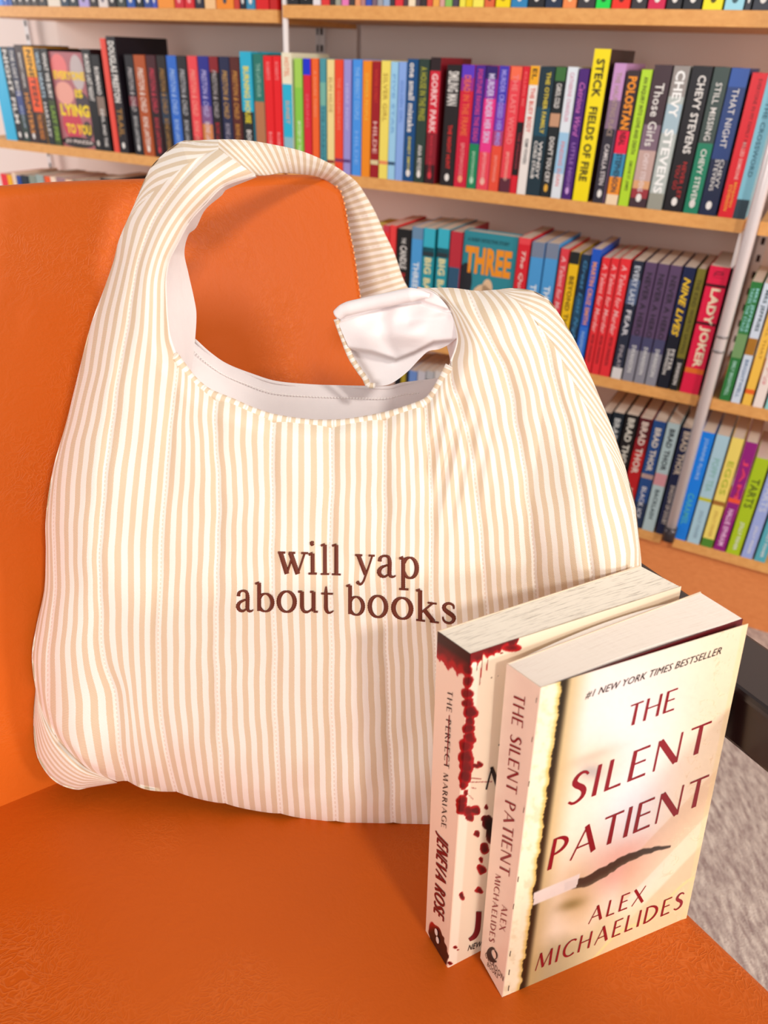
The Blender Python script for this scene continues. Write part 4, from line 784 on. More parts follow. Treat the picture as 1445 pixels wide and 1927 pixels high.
# back panel
def back_b(X, Y, s):
    d = np.minimum(seg_dist(X, Y, SIL), seg_dist(X, Y, SIR)); q = 1 - np.clip(d / 120., 0, 1)
    b = -.04 * np.sqrt(np.maximum(1 - q * q, 0))
    P = bagP(X, Y, b); over = (BO - P) @ BN + .004          # stay in front of the chair back
    tot = np.where(over > 0, over / np.abs(BN[1]), 0)
    b = b + tot
    return np.minimum(b, .03)
GLb, GRb = patch([cL, cK1, cK15, cK2], 130, 100, dens='L'), patch([cK8, cK9, cK10, cR], 130, 90, dens='R')
top = resample([(333, 600), (360, 648), (391, 668), (424, 690), (474, 708), (518, 720), (584, 726), (640, 728), (691, 729), (733, 729), (787, 719), (830, 713), (860, 690)], 90)
bi = np.linspace(0, GC.shape[0] - 1, 130).astype(int); bot = GC[bi, 0, :2]; top = resample(top, 130)
GCb = np.stack([np.hstack([np.outer(1 - np.linspace(0, 1, 80), bot[i]) + np.outer(np.linspace(0, 1, 80), top[i]), np.full((80, 1), GC[bi[i], 0, 2])]) for i in range(130)])
join('back_panel', [patch_mesh(GLb, back_b, 'in'), patch_mesh(GCb, back_b, 'in'), patch_mesh(GRb, back_b, 'in'), patch_mesh(GA[:, ::3], back_b, False), patch_mesh(GD[:, ::3], back_b, False)], M_FAB, bag)
# lining pieces
def lining(name, e1, e2, b1, b2, n=60, m=24, fold=None):
    A, B = resample(e1, n), resample(e2, n); q = np.linspace(0, 1, m); X = A[:, None, 0] * (1 - q) + B[:, None, 0] * q; Y = A[:, None, 1] * (1 - q) + B[:, None, 1] * q
    b1 = np.broadcast_to(b1, (n,)) if not callable(b1) else b1(A); bb = np.asarray(b1)[:, None] * (1 - q) + b2 * q
    if fold is not None: bb = bb + fold(X, Y)
    P = bagP(X, Y, bb); return obj(name, P.reshape(-1, 3), grid_faces(n, m), M_COT, bag, True)
frontb = lambda A: bulge(A[:, 0], A[:, 1]) - .002
lining('lining', [(480, 331), (421, 350), (388, 381), (355, 419), (333, 459), (317, 492), (311, 528), (312, 574), (320, 640), (340, 700), (350, 730)],
       [(484, 333), (424, 358), (419, 366), (386, 395), (368, 430), (355, 441), (347, 475), (354, 512), (365, 561), (369.5, 590), (367, 640), (362, 690), (356, 740)], frontb, -.018, 90, 24,
       lambda X, Y: .004 * np.exp(-((Y - 478 - .3 * (X - 340)) / 9.) ** 2) * -1 + .003 * np.sin(Y * .02))
lining('lining', [(366, 638), (391, 661), (424, 684), (474, 704), (518, 717.5), (584, 724), (640, 726), (691, 727), (733, 727), (756, 721), (787, 717), (830, 711), (866, 700)],
       [(336, 735), (391, 790), (435, 812), (474, 830), (518, 840), (584, 850), (640, 850), (691, 848), (733, 842), (756, 835), (787, 822), (830, 790), (880, 760)], -.040, .000, 90, 24,
       lambda X, Y: .0015 * np.sin(X * .03 + Y * .02))
mb = MB(); tc = resample([(366, 638), (391, 661), (424, 684), (474, 704), (518, 717.5), (584, 724), (640, 726), (691, 727), (733, 727), (756, 721), (787, 717), (830, 711), (860, 702)], 90)
mb.tube(bagP(tc[:, 0], tc[:, 1] + 2, np.full(90, -.0395)), .0012, 8); mb.go('top_edge', M_COT, bag, True)
mb = MB(); tc2 = tc + np.array([0, 21]); P_ = bagP(tc2[:, 0], tc2[:, 1], np.full(90, -.031)); 
for i in range(0, 89):
    mb.tube([P_[i] + np.array([0, -.0012, 0]), P_[i] * .45 + P_[i + 1] * .55 + np.array([0, -.0012, 0])], .0005, 5)
o = mb.go('stitch_row', mat((252, 246, 242), .7), bag); o['kind'] = 'stuff'
lining('lining', [(830, 713), (849, 680), (858, 657), (862, 636), (858, 612)], [(826, 716), (846, 684), (845, 668), (840, 645), (845, 612)], frontb, -.012, 30, 10)
# short handle turned inside out (white side towards us)
hT = resample([(631, 592), (641, 577), (683, 564), (724, 555), (766, 546), (787, 543), (812, 549), (833, 566), (850, 592), (860, 625)], 110)
hB = resample([(690, 716), (697, 725), (710, 726), (726, 725), (741, 719), (766, 700), (791, 674), (806, 661), (826, 657), (843, 649), (862, 634)], 110)
hM = resample([(657, 655), (672, 648), (700, 640), (735, 630), (770, 622), (795, 610), (815, 603), (835, 605), (852, 612), (861, 630)], 110)
q = np.linspace(0, 1, 60)[None, :, None]
Hg = ((1 - q) ** 2 * hT[:, None] + 2 * q * (1 - q) * (2 * hM - .5 * hT - .5 * hB)[:, None] + q ** 2 * hB[:, None])
X, Y = Hg[..., 0], Hg[..., 1]; ta = np.linspace(0, 1, 110)[:, None]
def soft_seg(px, py, poly, wdt): return np.exp(-(seg_dist(px, py, poly) / wdt) ** 2)
edgeb = bulge(np.array([862.]), np.array([640.]))[0]
bb = (.012 - .02 * np.sin(np.pi * q[..., 0]) * 0) * (1 - ta) + edgeb * ta - .004
low_line = np.interp(X, [655, 700, 745, 780, 815, 862], [657, 664, 678, 664, 645, 640])
below = 1 / (1 + np.exp(-(Y - low_line) / 1.3)); bb = bb - .011 * below
bb += .007 * np.exp(-((X - 765) / 45.) ** 2 - ((Y - 628) / 22.) ** 2) + .004 * np.exp(-((X - 690) / 30.) ** 2 - ((Y - 630) / 26.) ** 2)
bb += -.0022 * soft_seg(X, Y, [(735, 560), (722, 600), (728, 640), (742, 672)], 13) - .0012 * soft_seg(X, Y, [(840, 596), (800, 600), (770, 604)], 7) + .0025 * np.sin(X * .09 + Y * .05) * np.exp(-((Y - 600) / 25.) ** 2) * .4
hemline = np.interp(X, [631, 690, 740, 790, 840], [606, 587, 574, 568, 585]); bb = bb - .003 * np.exp(-((Y - hemline) / 3.) ** 2)
handle = obj('short_handle', bagP(X, Y, bb).reshape(-1, 3), grid_faces(110, 60), M_COT, bag, True)
hh_ = resample([(634, 592), (648, 582), (683, 573), (724, 564), (766, 555), (787, 553), (808, 556)], 60); rr = .0042 * np.r_[np.linspace(.8, 1, 10), np.ones(38), np.linspace(1, .3, 12)]
MB().tube(bagP(hh_[:, 0], hh_[:, 1] + 1, np.linspace(.010, edgeb - .006, 60)), rr, 12).go('hem', M_COT, bag, True)
lp = resample([(633, 600), (646, 636), (660, 671.5), (677, 698.5), (687, 712), (693, 724), (706, 726)], 50)
MB().tube(bagP(lp[:, 0], lp[:, 1], np.full(50, .006)), .0019, 8, uvs=np.linspace(0, 2.2, 50)).go('piping', M_FAB, bag, True, True)
# neckline binding, striped in the middle and fine white piping up both straps
nb_ = resample([(327, 668), (333, 676), (344, 691), (363, 715), (391, 738), (435, 757), (474, 774), (515, 787), (584, 797), (640, 797), (680, 792), (725, 783), (781, 766), (808, 752), (830, 719), (846, 688)], 220)
arcl = np.r_[0, np.cumsum(np.hypot(*np.diff(nb_, axis=0).T))]
MB().tube(bagP(nb_[:, 0], nb_[:, 1], bulge(nb_[:, 0], nb_[:, 1]) + .0008), .0027, 10, uvs=arcl / 86.).go('neck_binding', M_FAB, bag, True, True)
for pts_ in (HOLE[:12], HOLE[-8:]):
    e_ = resample(pts_, 80); MB().tube(bagP(e_[:, 0], e_[:, 1], bulge(e_[:, 0], e_[:, 1])), .0009, 6).go('edge_piping', mat((246, 236, 230), .8), bag, True)
# long strap over the corner of the chair back
OUT = [(384, 264, .50), (418, 262, .505), (466, 264, .52), (520, 273, .56), (570, 285, .61), (620, 307, .67), (651, 326, .72), (673, 345, .75), (692, 374, .765), (707, 401, .77), (721, 433, .77), (741, 474, .77), (765, 537, .765), (800, 575, .74), (850, 590, .68), (900, 600, .60)]
INN = [(446, 322, .50), (476, 330, .505), (503, 330, .52), (530, 326, .57), (565, 328, .62), (598, 333, .67), (616, 346, .72), (626, 364, .75), (633, 390, .765), (645, 410, .77), (652, 443, .77), (662, 490, .77), (680, 565, .765), (730, 610, .74), (800, 618, .68), (870, 640, .60)]
OI = np.hstack([(np.array(OUT)[:, :2] + np.array(INN)[:, :2]) / 2, OUT, INN]); OI = resample(OI, 260); O_, I_ = OI[:, 2:5], OI[:, 5:8]; V = []; U = []; nc = 28
la = np.r_[0, np.cumsum(np.hypot(*np.diff((O_ + I_)[:, :2] / 2, axis=0).T))]
for i in range(260):
    for k in range(nc):
        a = 2 * math.pi * k / nc; c = .5 - .5 * math.cos(a); x, y, dpt = O_[i] * (1 - c) + I_[i] * c
        ridge = .0025 * math.exp(-((c - .42) / .07) ** 2) if math.sin(a) < 0 else 0
        dpt = dpt + .009 * math.sin(a) * min(1, .25 + i / 60) + ridge + .004 * math.sin(math.pi * c) * -1
        v = ray(x, y); V.append(C0 + v * (dpt / v[1])); U.append((la[i] / 62. - .25 * c * max(0, 1 - i / 150.), c * 3))
Fc = [(i * nc + k, i * nc + (k + 1) % nc, (i + 1) * nc + (k + 1) % nc, (i + 1) * nc + k) for i in range(259) for k in range(nc)]
strap = obj('shoulder_strap', V, Fc, M_FAB, bag, True, U)
# embroidery
KC = [resample(c, 200) for c in (cK3, cK4, cK5, cK6, cK7, cK8c)]
def s_of(px, py):
    xs_ = np.array([np.interp(-py, -c[:, 1], c[:, 0]) for c in KC]); out = np.zeros_like(px)
    for i in range(len(px)): out[i] = np.interp(px[i], xs_[:, i], np.arange(3, 9))
    return out
def embroider(ch, x0, x1, y0, y1, xh):
    """letter from pixel (x0,y0) to (x1,y1) along its baseline, x-height xh px"""
    wdt, strokes = SERIF[ch]; mb = MB()
    for st in strokes:
        def place(Xg, Yg, Z):
            t = Xg / wdt; px = x0 + (x1 - x0) * t - (y1 - y0) / (x1 - x0) * 0; py = y0 + (y1 - y0) * t - Yg * xh
            return bagP(px, py, bulge(px, py, s_of(px, py)) + .0003 + .0010 * Z)
        V, Fc = stroke_mesh([(p[0], p[1], p[2] * 1.12 + .022) for p in st], place, across=5, step=.045, jit=.10); mb.add(V, Fc)
    return mb.go('embroidered_letter', M_THREAD, bag, True)
cx = lambda v: 400 + v / 2.89; cy = lambda v: 980 + v / 2.89
for (ch, a, b_, ya, yb, xh) in [('w', 355, 522, 288, 292, 118), ('i', 518, 570, 291, 291, 118), ('l', 585, 637, 293, 293, 105), ('l', 645, 700, 294, 296, 105), ('y', 775, 882, 296, 300, 112), ('a', 893, 997, 306, 310, 118), ('p', 1012, 1128, 312, 318, 118),
                               ('a', 126, 222, 493, 497, 115), ('b', 232, 340, 496, 496, 102), ('o', 350, 458, 498, 500, 118), ('u', 465, 580, 498, 500, 116), ('t', 588, 660, 502, 504, 112), ('b', 727, 832, 512, 518, 104), ('o', 845, 955, 525, 530, 122), ('o', 973, 1092, 533, 540, 120), ('k', 1103, 1232, 542, 558, 108), ('s', 1240, 1330, 556, 562, 112)]:
    embroider(ch, cx(a), cx(b_), cy(ya), cy(yb), xh / 2.89)

#SECTION_HERO_BOOKS
# ------------------------------------------------------------------ the two novels on the seat
def ray_at(px, ref):      # point on the pixel's ray nearest to a surveyed point
    v = ray(*px); t = ((ref - C0) @ v) / (v @ v); return C0 + v * t
def frame_model(org, M, W, T, H):
    org = np.array(org) + C0; M = np.array(M); return lambda a, b, c: org + M @ np.array([a * W, b * T, c * H])
def hexcorners(fm, px):
    P = {}
    for a in (0, 1):
        for b in (0, 1):
            for c in (0, 1):
                P[a, b, c] = ray_at(px[a, b, c], fm(a, b, c)) if (a, b, c) in px else fm(a, b, c)
    return P
def trilin(P):
    def f(a, b, c):
        a, b, c = (np.asarray(v, float)[..., None] for v in (a, b, c)); r = 0
        for k, p in P.items(): r = r + (a if k[0] else 1 - a) * (b if k[1] else 1 - b) * (c if k[2] else 1 - c) * p
        return r
    return f
def proj(P):
    c = (P - C0) @ R; return CX + F_PX * c[..., 0] / c[..., 2], CY + F_PX * c[..., 1] / c[..., 2]
def painted(name, fn, nu, nv, art, m, parent, thick_n=None, thick=.0005):
    A, Bv = np.meshgrid(np.linspace(0, 1, nu), np.linspace(0, 1, nv), indexing='ij'); P = fn(A, Bv); x, y = proj(P); col = art(x, y, A, Bv)
    colL = np.where(col <= .04045, col / 12.92, ((np.clip(col, 0, 1) + .055) / 1.055) ** 2.4); colL = np.concatenate([colL, np.ones(colL.shape[:-1] + (1,))], -1)
    V = P.reshape(-1, 3); Fc = grid_faces(nu, nv)
    if thick_n is not None:     # closed thin board
        V2 = V - thick_n * thick; n = len(V); Fb = [tuple(n + i for i in f[::-1]) for f in Fc]; ring = [i * nv for i in range(nu)] + [(nu - 1) * nv + j for j in range(1, nv)] + [i * nv + nv - 1 for i in range(nu - 2, -1, -1)] + [j for j in range(nv - 2, 0, -1)]
        Fc = Fc + Fb + [(ring[i], ring[(i + 1) % len(ring)], n + ring[(i + 1) % len(ring)], n + ring[i]) for i in range(len(ring))]
        V = np.vstack([V, V2]); colL = np.vstack([colL.reshape(-1, 4), colL.reshape(-1, 4)])
    return obj(name, V, Fc, m, parent, False, None, colL.reshape(-1, 4))
def vnoise(x, y, sc, seed=0):
    """value noise"""
    rs = np.random.RandomState(seed); T_ = rs.rand(64, 64); X = x / sc; Y = y / sc; xi = np.floor(X).astype(int); yi = np.floor(Y).astype(int); fx = X - xi; fy = Y - yi; fx = fx * fx * (3 - 2 * fx); fy = fy * fy * (3 - 2 * fy)
    g = lambda a, b: T_[a % 64, b % 64]
    return (g(xi, yi) * (1 - fx) + g(xi + 1, yi) * fx) * (1 - fy) + (g(xi, yi + 1) * (1 - fx) + g(xi + 1, yi + 1) * fx) * fy
def fbm(x, y, sc, seed=0): return (vnoise(x, y, sc, seed) * .5 + vnoise(x, y, sc / 2, seed + 1) * .3 + vnoise(x, y, sc / 4, seed + 2) * .2)
def over(col, c, a): a = np.clip(a, 0, 1)[..., None]; return col * (1 - a) + np.array(c) / 255. * a
def sstep(x, a, b): t = np.clip((x - a) / (b - a), 0, 1); return t * t * (3 - 2 * t)
def gau(x, y, cx, cy, rx, ry, ang=0):
    c, s_ = math.cos(ang), math.sin(ang); dx, dy = x - cx, y - cy; return np.exp(-(((dx * c + dy * s_) / rx) ** 2 + ((-dx * s_ + dy * c) / ry) ** 2))
M_PRINT = print_material('printed_cover')
# --- front novel
fm1 = frame_model([0.07969, 0.23134, -0.45686], [[0.87378, -0.48584, -0.02147], [0.48347, 0.86304, 0.14635], [-0.05257, -0.13826, 0.989]], .1364, .0263, .2109)
P1 = hexcorners(fm1, {(0, 0, 0): (946, 1876), (0, 1, 0): (905, 1802), (0, 0, 1): (1019, 1294), (0, 1, 1): (955, 1249), (1, 1, 1): (1319, 1114), (1, 0, 1): (1398, 1163)})
T1 = trilin(P1)
cBR = ray_at((1291, 1730), fm1(1, -.28, 0)); cTR = ray_at((1408, 1174), fm1(1, -.28, 1)); cBL = P1[0, 0, 0]; cTL = P1[0, 0, 1]
def cover1(a, c):
    a = np.asarray(a)[..., None]; c = np.asarray(c)[..., None]; return cBL * (1 - a) * (1 - c) + cBR * a * (1 - c) + cTL * (1 - a) * c + cTR * a * c
n1 = unit(np.cross(cBR - cBL, cTL - cBL)); n1 = n1 if n1 @ (C0 - cBL) > 0 else -n1
novel = empty('paperback_novel', (cBL + cBR) / 2, 'cream paperback with torn-paper face cover and dark red title, front one on the seat', 'book')
def art1(x, y, a, c):
    col = np.ones(x.shape + (3,)) * np.array([246, 224, 200]) / 255
    n = fbm(x, y, 60, 3)
    col = over(col, (240, 226, 224), gau(x, y, 1170, 1360, 110, 170) * 1.0)
    col = over(col, (236, 232, 238), gau(x, y, 1185, 1520, 55, 110, .1) * .8)
    col = over(col, (244, 212, 176), sstep(a, .62, 1.0) * .7)
    col = over(col, (236, 196, 150), gau(x, y, 1120, 1440, 60, 45, -.4) * .45)
    col = over(col, (120, 124, 138), gau(x, y, 1113, 1452, 22, 16) * .45)
    col = over(col, (200, 170, 150), gau(x, y, 1110, 1425, 50, 9, -.35) * .5)
    col = over(col, (236, 168, 150), gau(x, y, 1160, 1640, 62, 34, -.42) * .75)
    col = over(col, (240, 170, 150), gau(x, y, 1180, 1600, 60, 22, -.42) * .55)
    col = over(col, (214, 176, 120), gau(x, y, 1085, 1690, 36, 60) * .7)
    # diagonal translucent strips
    dg = (x - 1180) * .72 + (y - 1560) * .69; col = over(col, (226, 178, 140), (sstep(dg, 42, 46) - sstep(dg, 88, 92)) * .45 * sstep(a, .5, .6))
    col = over(col, (214, 160, 116), sstep(dg, 118, 124) * .40 * (1 - sstep(c, .75, .8)))
    # lower area, olive to cream
    col = over(col, (176, 158, 120), sstep(.20 - c + .10 * (n - .5), 0, .14) * (1 - sstep(a, .35, .75)) * .95)
    col = over(col, (226, 208, 160), sstep(.17 - c + .05 * n, 0, .1) * sstep(a, .2, .5) * .55)
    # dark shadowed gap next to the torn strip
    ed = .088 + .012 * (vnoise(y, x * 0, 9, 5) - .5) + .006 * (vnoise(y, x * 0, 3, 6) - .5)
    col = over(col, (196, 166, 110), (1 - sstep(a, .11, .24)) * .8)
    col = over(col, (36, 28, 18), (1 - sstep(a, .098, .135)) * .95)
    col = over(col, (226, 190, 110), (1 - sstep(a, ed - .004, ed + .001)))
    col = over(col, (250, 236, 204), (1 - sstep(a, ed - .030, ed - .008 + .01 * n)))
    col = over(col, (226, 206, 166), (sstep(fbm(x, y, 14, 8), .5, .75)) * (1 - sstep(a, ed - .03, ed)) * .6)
    # horizontal tear: dark slit with lighter lips of paper
    tx0, ty0, tx1, ty1 = 1062., 1668., 1262., 1588.; t = (x - tx0) / (tx1 - tx0); yc = ty0 + (ty1 - ty0) * t + 6 * np.sin(t * 7) + 3 * (vnoise(x, y * 0, 7, 9) - .5)
    hw = 11.0 * np.clip(1 - np.abs(t - .32) / .75, 0, 1) ** .7; inside = sstep(hw - np.abs(y - yc), -1, 1.5) * (t > 0) * (t < 1)
    col = over(col, (66, 52, 44), inside); col = over(col, (110, 98, 78), inside * sstep(y - yc, 0, 10) * .6)
    # white flap left of the tear
    fl2 = sstep(12 - np.abs(y - (1692 - (x - 1004) * .42)), -1, 2) * (x > 1004) * (x < 1078 + (1690 - y) * .3)
    col = over(col, (238, 222, 214), fl2 * .95)
    col = over(col, (130, 110, 60), gau(x, y, 1075, 1702, 26, 10, -.3) * .7)
    # yellow hair-lines and torn creases
    hl = np.abs((y - 1785) + (x - 1135) * .75 + 8 * np.sin(x * .05)); col = over(col, (240, 214, 140), (1 - sstep(hl, 1, 5)) * (c < .17) * .6)
    cr_ = np.abs(fbm(x, y, 34, 12) - .5); col = over(col, (200, 150, 110), (1 - sstep(cr_, .0, .012)) * sstep(a, .72, .9) * .55)
    col = over(col, (252, 226, 190), (1 - sstep(cr_, .012, .03)) * sstep(a, .72, .9) * .4)
    col = over(col, (240, 208, 150), sstep(a, .965, .975) * .4)
    return col * (1 + .03 * (fbm(x, y, 8, 20) - .5)[..., None])
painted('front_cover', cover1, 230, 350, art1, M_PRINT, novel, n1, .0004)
def art_sp1(x, y, a, c): return np.ones(x.shape + (3,)) * np.array([246, 218, 196]) / 255 * (1 + .02 * (vnoise(x, y, 12, 3) - .5)[..., None])
def mkspine(T_, nrm, name, art, parent, nu=20, nv=60, m=M_PRINT):
    return painted(name, lambda a, c: T_(0 * a - .004, a, c), nu, nv, art, m, parent, nrm, .0004)
ns1 = unit(np.cross(P1[0, 1, 0] - P1[0, 0, 0], P1[0, 0, 1] - P1[0, 0, 0])); ns1 = ns1 if ns1 @ (C0 - P1[0, 0, 0]) > 0 else -ns1
mkspine(T1, ns1, 'spine', art_sp1, novel)
def block(T_, name, m, parent, t0=.02, t1=.995, top=.998, curve=0.0, a0=0.004, a1=.998):
    n = 24; V = []; U = []
    for i in range(n):
        a = a0 + (a1 - a0) * i / (n - 1); k = curve * math.sin(math.pi * min(a / .9, 1))
        for (b, c) in ((t0, .004), (t1, .004), (t1, top), (t0, top)):
            V.append(T_(a, b + k * (1 if b > .5 else .6), c)); U.append((a, b * .2) if c > .5 else (a, b * .2 + .5))
    Fc = [(i * 4 + k, i * 4 + (k + 1) % 4, (i + 1) * 4 + (k + 1) % 4, (i + 1) * 4 + k) for i in range(n - 1) for k in range(4)] + [(0, 1, 2, 3), ((n - 1) * 4 + 3, (n - 1) * 4 + 2, (n - 1) * 4 + 1, (n - 1) * 4)]
    return obj(name, V, Fc, m, parent, False, U)
M_PG1 = pages_material('smooth_page_edges', (255, 243, 230), (226, 204, 184), .2); M_PG2 = pages_material('rough_page_edges', (255, 246, 230), (160, 146, 130), .55)
block(T1, 'page_block', M_PG1, novel, curve=.16)
# red inner page visible where the cover stands open, and the back cover
V = [T1(.06, .004, .997), T1(1.0, -.006, .997), T1(1.0, -.006, .004), T1(.06, .004, .004), T1(.06, .018, .997), T1(1.0, .018, .997), T1(1.0, .018, .004), T1(.06, .018, .004)]
MB().add(V, [(0, 1, 2, 3), (7, 6, 5, 4), (0, 4, 5, 1), (1, 5, 6, 2), (2, 6, 7, 3), (3, 7, 4, 0)]).go('red_endpaper', mat((104, 12, 22), .5), novel)
MB().hexa([T1(a, b + .16 * math.sin(math.pi * .0), c) for c in (0, 1) for b in (1.0, 1.02) for a in (0, 1.0)]).go('back_cover', mat((232, 204, 178), .4), novel)
pl1 = (n1, cBL); D_RED = mat((138, 14, 32), .35, name='dark_red_foil'); INK = mat((46, 36, 36), .5, name='black_ink')
def cov_plane(px):  # local plane of the slightly twisted cover
    return pl1
class Tw:      # letters follow the cover exactly : plane through three corners is enough (twist below 1 mm)
    pass
# fit plane to four corners
cen = (cBL + cBR + cTL + cTR) / 4; nn_ = unit(np.cross((cBR + cTR) - (cBL + cTL), (cTL + cTR) - (cBL + cBR))); nn_ = nn_ if nn_ @ (C0 - cen) > 0 else -nn_
LF = .0003; SURF = {}; _flat_hit = hit
def surface(fn):     # lettering printed on a slightly warped board follows that board
    c00, c10, c01, c11 = fn(0., 0.), fn(1., 0.), fn(0., 1.), fn(1., 1.); c0 = (c00 + c10 + c01 + c11) / 4
    ax, ay = (c10 + c11 - c00 - c01) / 2, (c01 + c11 - c00 - c10) / 2; n = unit(np.cross(ax, ay)); n = n if n @ (C0 - c0) > 0 else -n
    SURF[id(n)] = (fn, c0, np.array([ax, ay]).T); return (n, c0)
def hit(x, y, n, o):
    if id(n) not in SURF: return _flat_hit(x, y, n, o)
    fn, c0, A = SURF[id(n)]; x = np.atleast_1d(np.asarray(x, float)); y = np.atleast_1d(np.asarray(y, float))
    lift = (o - c0) @ n; P = _flat_hit(x, y, n, o); v = ray(x, y)
    for _ in range(4):
        ac = np.linalg.lstsq(A, (P - n * ((P - c0) @ n)[..., None] - c0).T, rcond=None)[0] + .5
        d = ((fn(ac[0], ac[1]) - c0) @ n) + lift; t = (((c0 - C0) @ n) + d) / (v @ n); P = C0 + v * t[..., None]
    return P
plc = surface(cover1); nn_, cen = plc
def put(mb, name, m, parent): return mb.go(name, m, parent)
put(px_line_text('THE', CAPS, (1179, 1369), (1268, 1336), (9, -42), plc, LF, .16), 'title_lettering', D_RED, novel)
put(px_line_text('SILENT', CAPS, (1066, 1519), (1328, 1412), (13, -60), plc, LF, .20, (12, -56)), 'title_lettering', D_RED, novel)
put(px_line_text('PATIENT', CAPS, (1029, 1639), (1323, 1512), (12, -59), plc, LF, .14, (12, -55)), 'title_lettering', D_RED, novel)
put(px_line_text('ALEX', CAPS, (1106, 1740), (1211, 1697), (7, -31), plc, LF, .24), 'author_lettering', D_RED, novel)
put(px_line_text('MICHAELIDES', CAPS, (1006, 1828), (1283, 1708), (7, -32), plc, LF, .24, (7, -31)), 'author_lettering', D_RED, novel)
put(px_font_text('#1 NEW YORK TIMES BESTSELLER', (1101, 1317), (1356, 1232), (3.5, -15), plc, LF, 0, .25), 'banner_lettering', INK, novel)
pls = surface(lambda a, c: T1(0 * a - .004, a, c)); ns1, sp0 = pls
put(px_line_text('THE SILENT PATIENT', CAPS, (967, 1303), (939, 1640), (21, 9), pls, .0004, .16, (19, 10)), 'spine_title', D_RED, novel)
put(px_line_text('MICHAELIDES', CAPS, (932, 1644), (919.5, 1771), (10, 4.5), pls, .0004, .22), 'spine_author', D_RED, novel)
put(px_line_text('ALEX', CAPS, (944, 1702), (939, 1750), (11, 5), pls, .0004, .22), 'spine_author', D_RED, novel)
put(px_font_text('CELADON', (912, 1799), (946, 1847), (2, -9), pls, .0004, 0), 'publisher_lettering', INK, novel)
put(px_font_text('BOOKS', (916, 1817), (936, 1842), (1.5, -7), pls, .0004, 0), 'publisher_lettering', INK, novel)
mb = MB()
def pls_place(X, Y, Z): return hit(X, Y, ns1, sp0 + ns1 * .0004)
V, Fc = stroke_mesh([(931, 1787, 1), (925, 1785, 6), (920, 1791, 8), (921, 1800, 9), (927, 1808, 7), (934, 1810, 2)], pls_place, step=3); mb.add(V, Fc)
V, Fc = stroke_mesh([(930, 1788, 1), (934, 1795, 2.5), (934, 1803, 2), (930, 1806, 1)], pls_place, step=3); mb.add(V, Fc); put(mb, 'publisher_mark', INK, novel)
mb = MB()
for (x, y) in ((1009, 1318), (1001, 1392), (995, 1475), (985, 1525), (975, 1655), (966, 1706), (960, 1795), (958, 1830), (957, 1860)):
    V, Fc = stroke_mesh([(x + 1, y - 5, 1.3), (x, y, 1.3), (x - .6, y + 5, 1.3)], lambda X, Y, Z: hit(X, Y, plc[0], plc[1] + plc[0] * LF), step=3); mb.add(V, Fc)
put(mb, 'printed_staples', INK, novel)
# --- rear novel
fm2 = frame_model([0.0504, 0.25015, -0.46075], [[0.86389, -0.50289, -0.02821], [0.50075, 0.85148, 0.15567], [-0.05426, -0.14861, 0.98741]], .145, .0279, .214)
P2 = hexcorners(fm2, {(0, 0, 0): (843, 1822), (0, 1, 0): (802, 1751), (0, 0, 1): (885, 1230), (0, 1, 1): (824.6, 1188), (1, 1, 1): (1206, 1064), (1, 0, 1): (1281, 1103)})
T2 = trilin(P2); novel2 = empty('paperback_novel', (P2[0, 0, 0] + P2[1, 0, 0]) / 2, 'pale paperback with blood-splatter print, standing behind the torn-face cover book', 'book')
BLOBS = [(790 + x / 5.506, 1170 + y / 5.506, rx / 5.506, ry / 5.506) for (x, y, rx, ry) in [(515, 350, 60, 60), (510, 420, 48, 60), (500, 500, 54, 60), (500, 620, 58, 62), (490, 740, 62, 66), (492, 850, 60, 66), (520, 940, 82, 80), (515, 1030, 56, 60), (505, 1110, 70, 66), (520, 1200, 62, 64), (480, 1290, 80, 80), (475, 1400, 90, 90), (480, 1500, 82, 90), (465, 1600, 68, 80), (445, 1690, 46, 52), (470, 1780, 30, 36), (430, 1850, 60, 56), (620, 1480, 32, 30), (580, 1500, 40, 22), (845, 325, 15, 14)]] + \
    [(790 + x / 5.506, 1500 + y / 5.506, rx / 5.506, ry / 5.506) for (x, y, rx, ry) in [(430, 110, 62, 80), (500, 150, 62, 60), (570, 140, 60, 50), (520, 210, 42, 46), (690, 100, 20, 26), (670, 230, 40, 36), (720, 270, 74, 80), (735, 370, 46, 80), (735, 430, 40, 60), (670, 530, 46, 70), (580, 380, 32, 34), (632, 655, 34, 30), (635, 755, 50, 60), (610, 970, 44, 38), (440, 1020, 26, 46), (358, 1558, 26, 16), (315, 1725, 34, 11), (395, 1585, 18, 8)]]
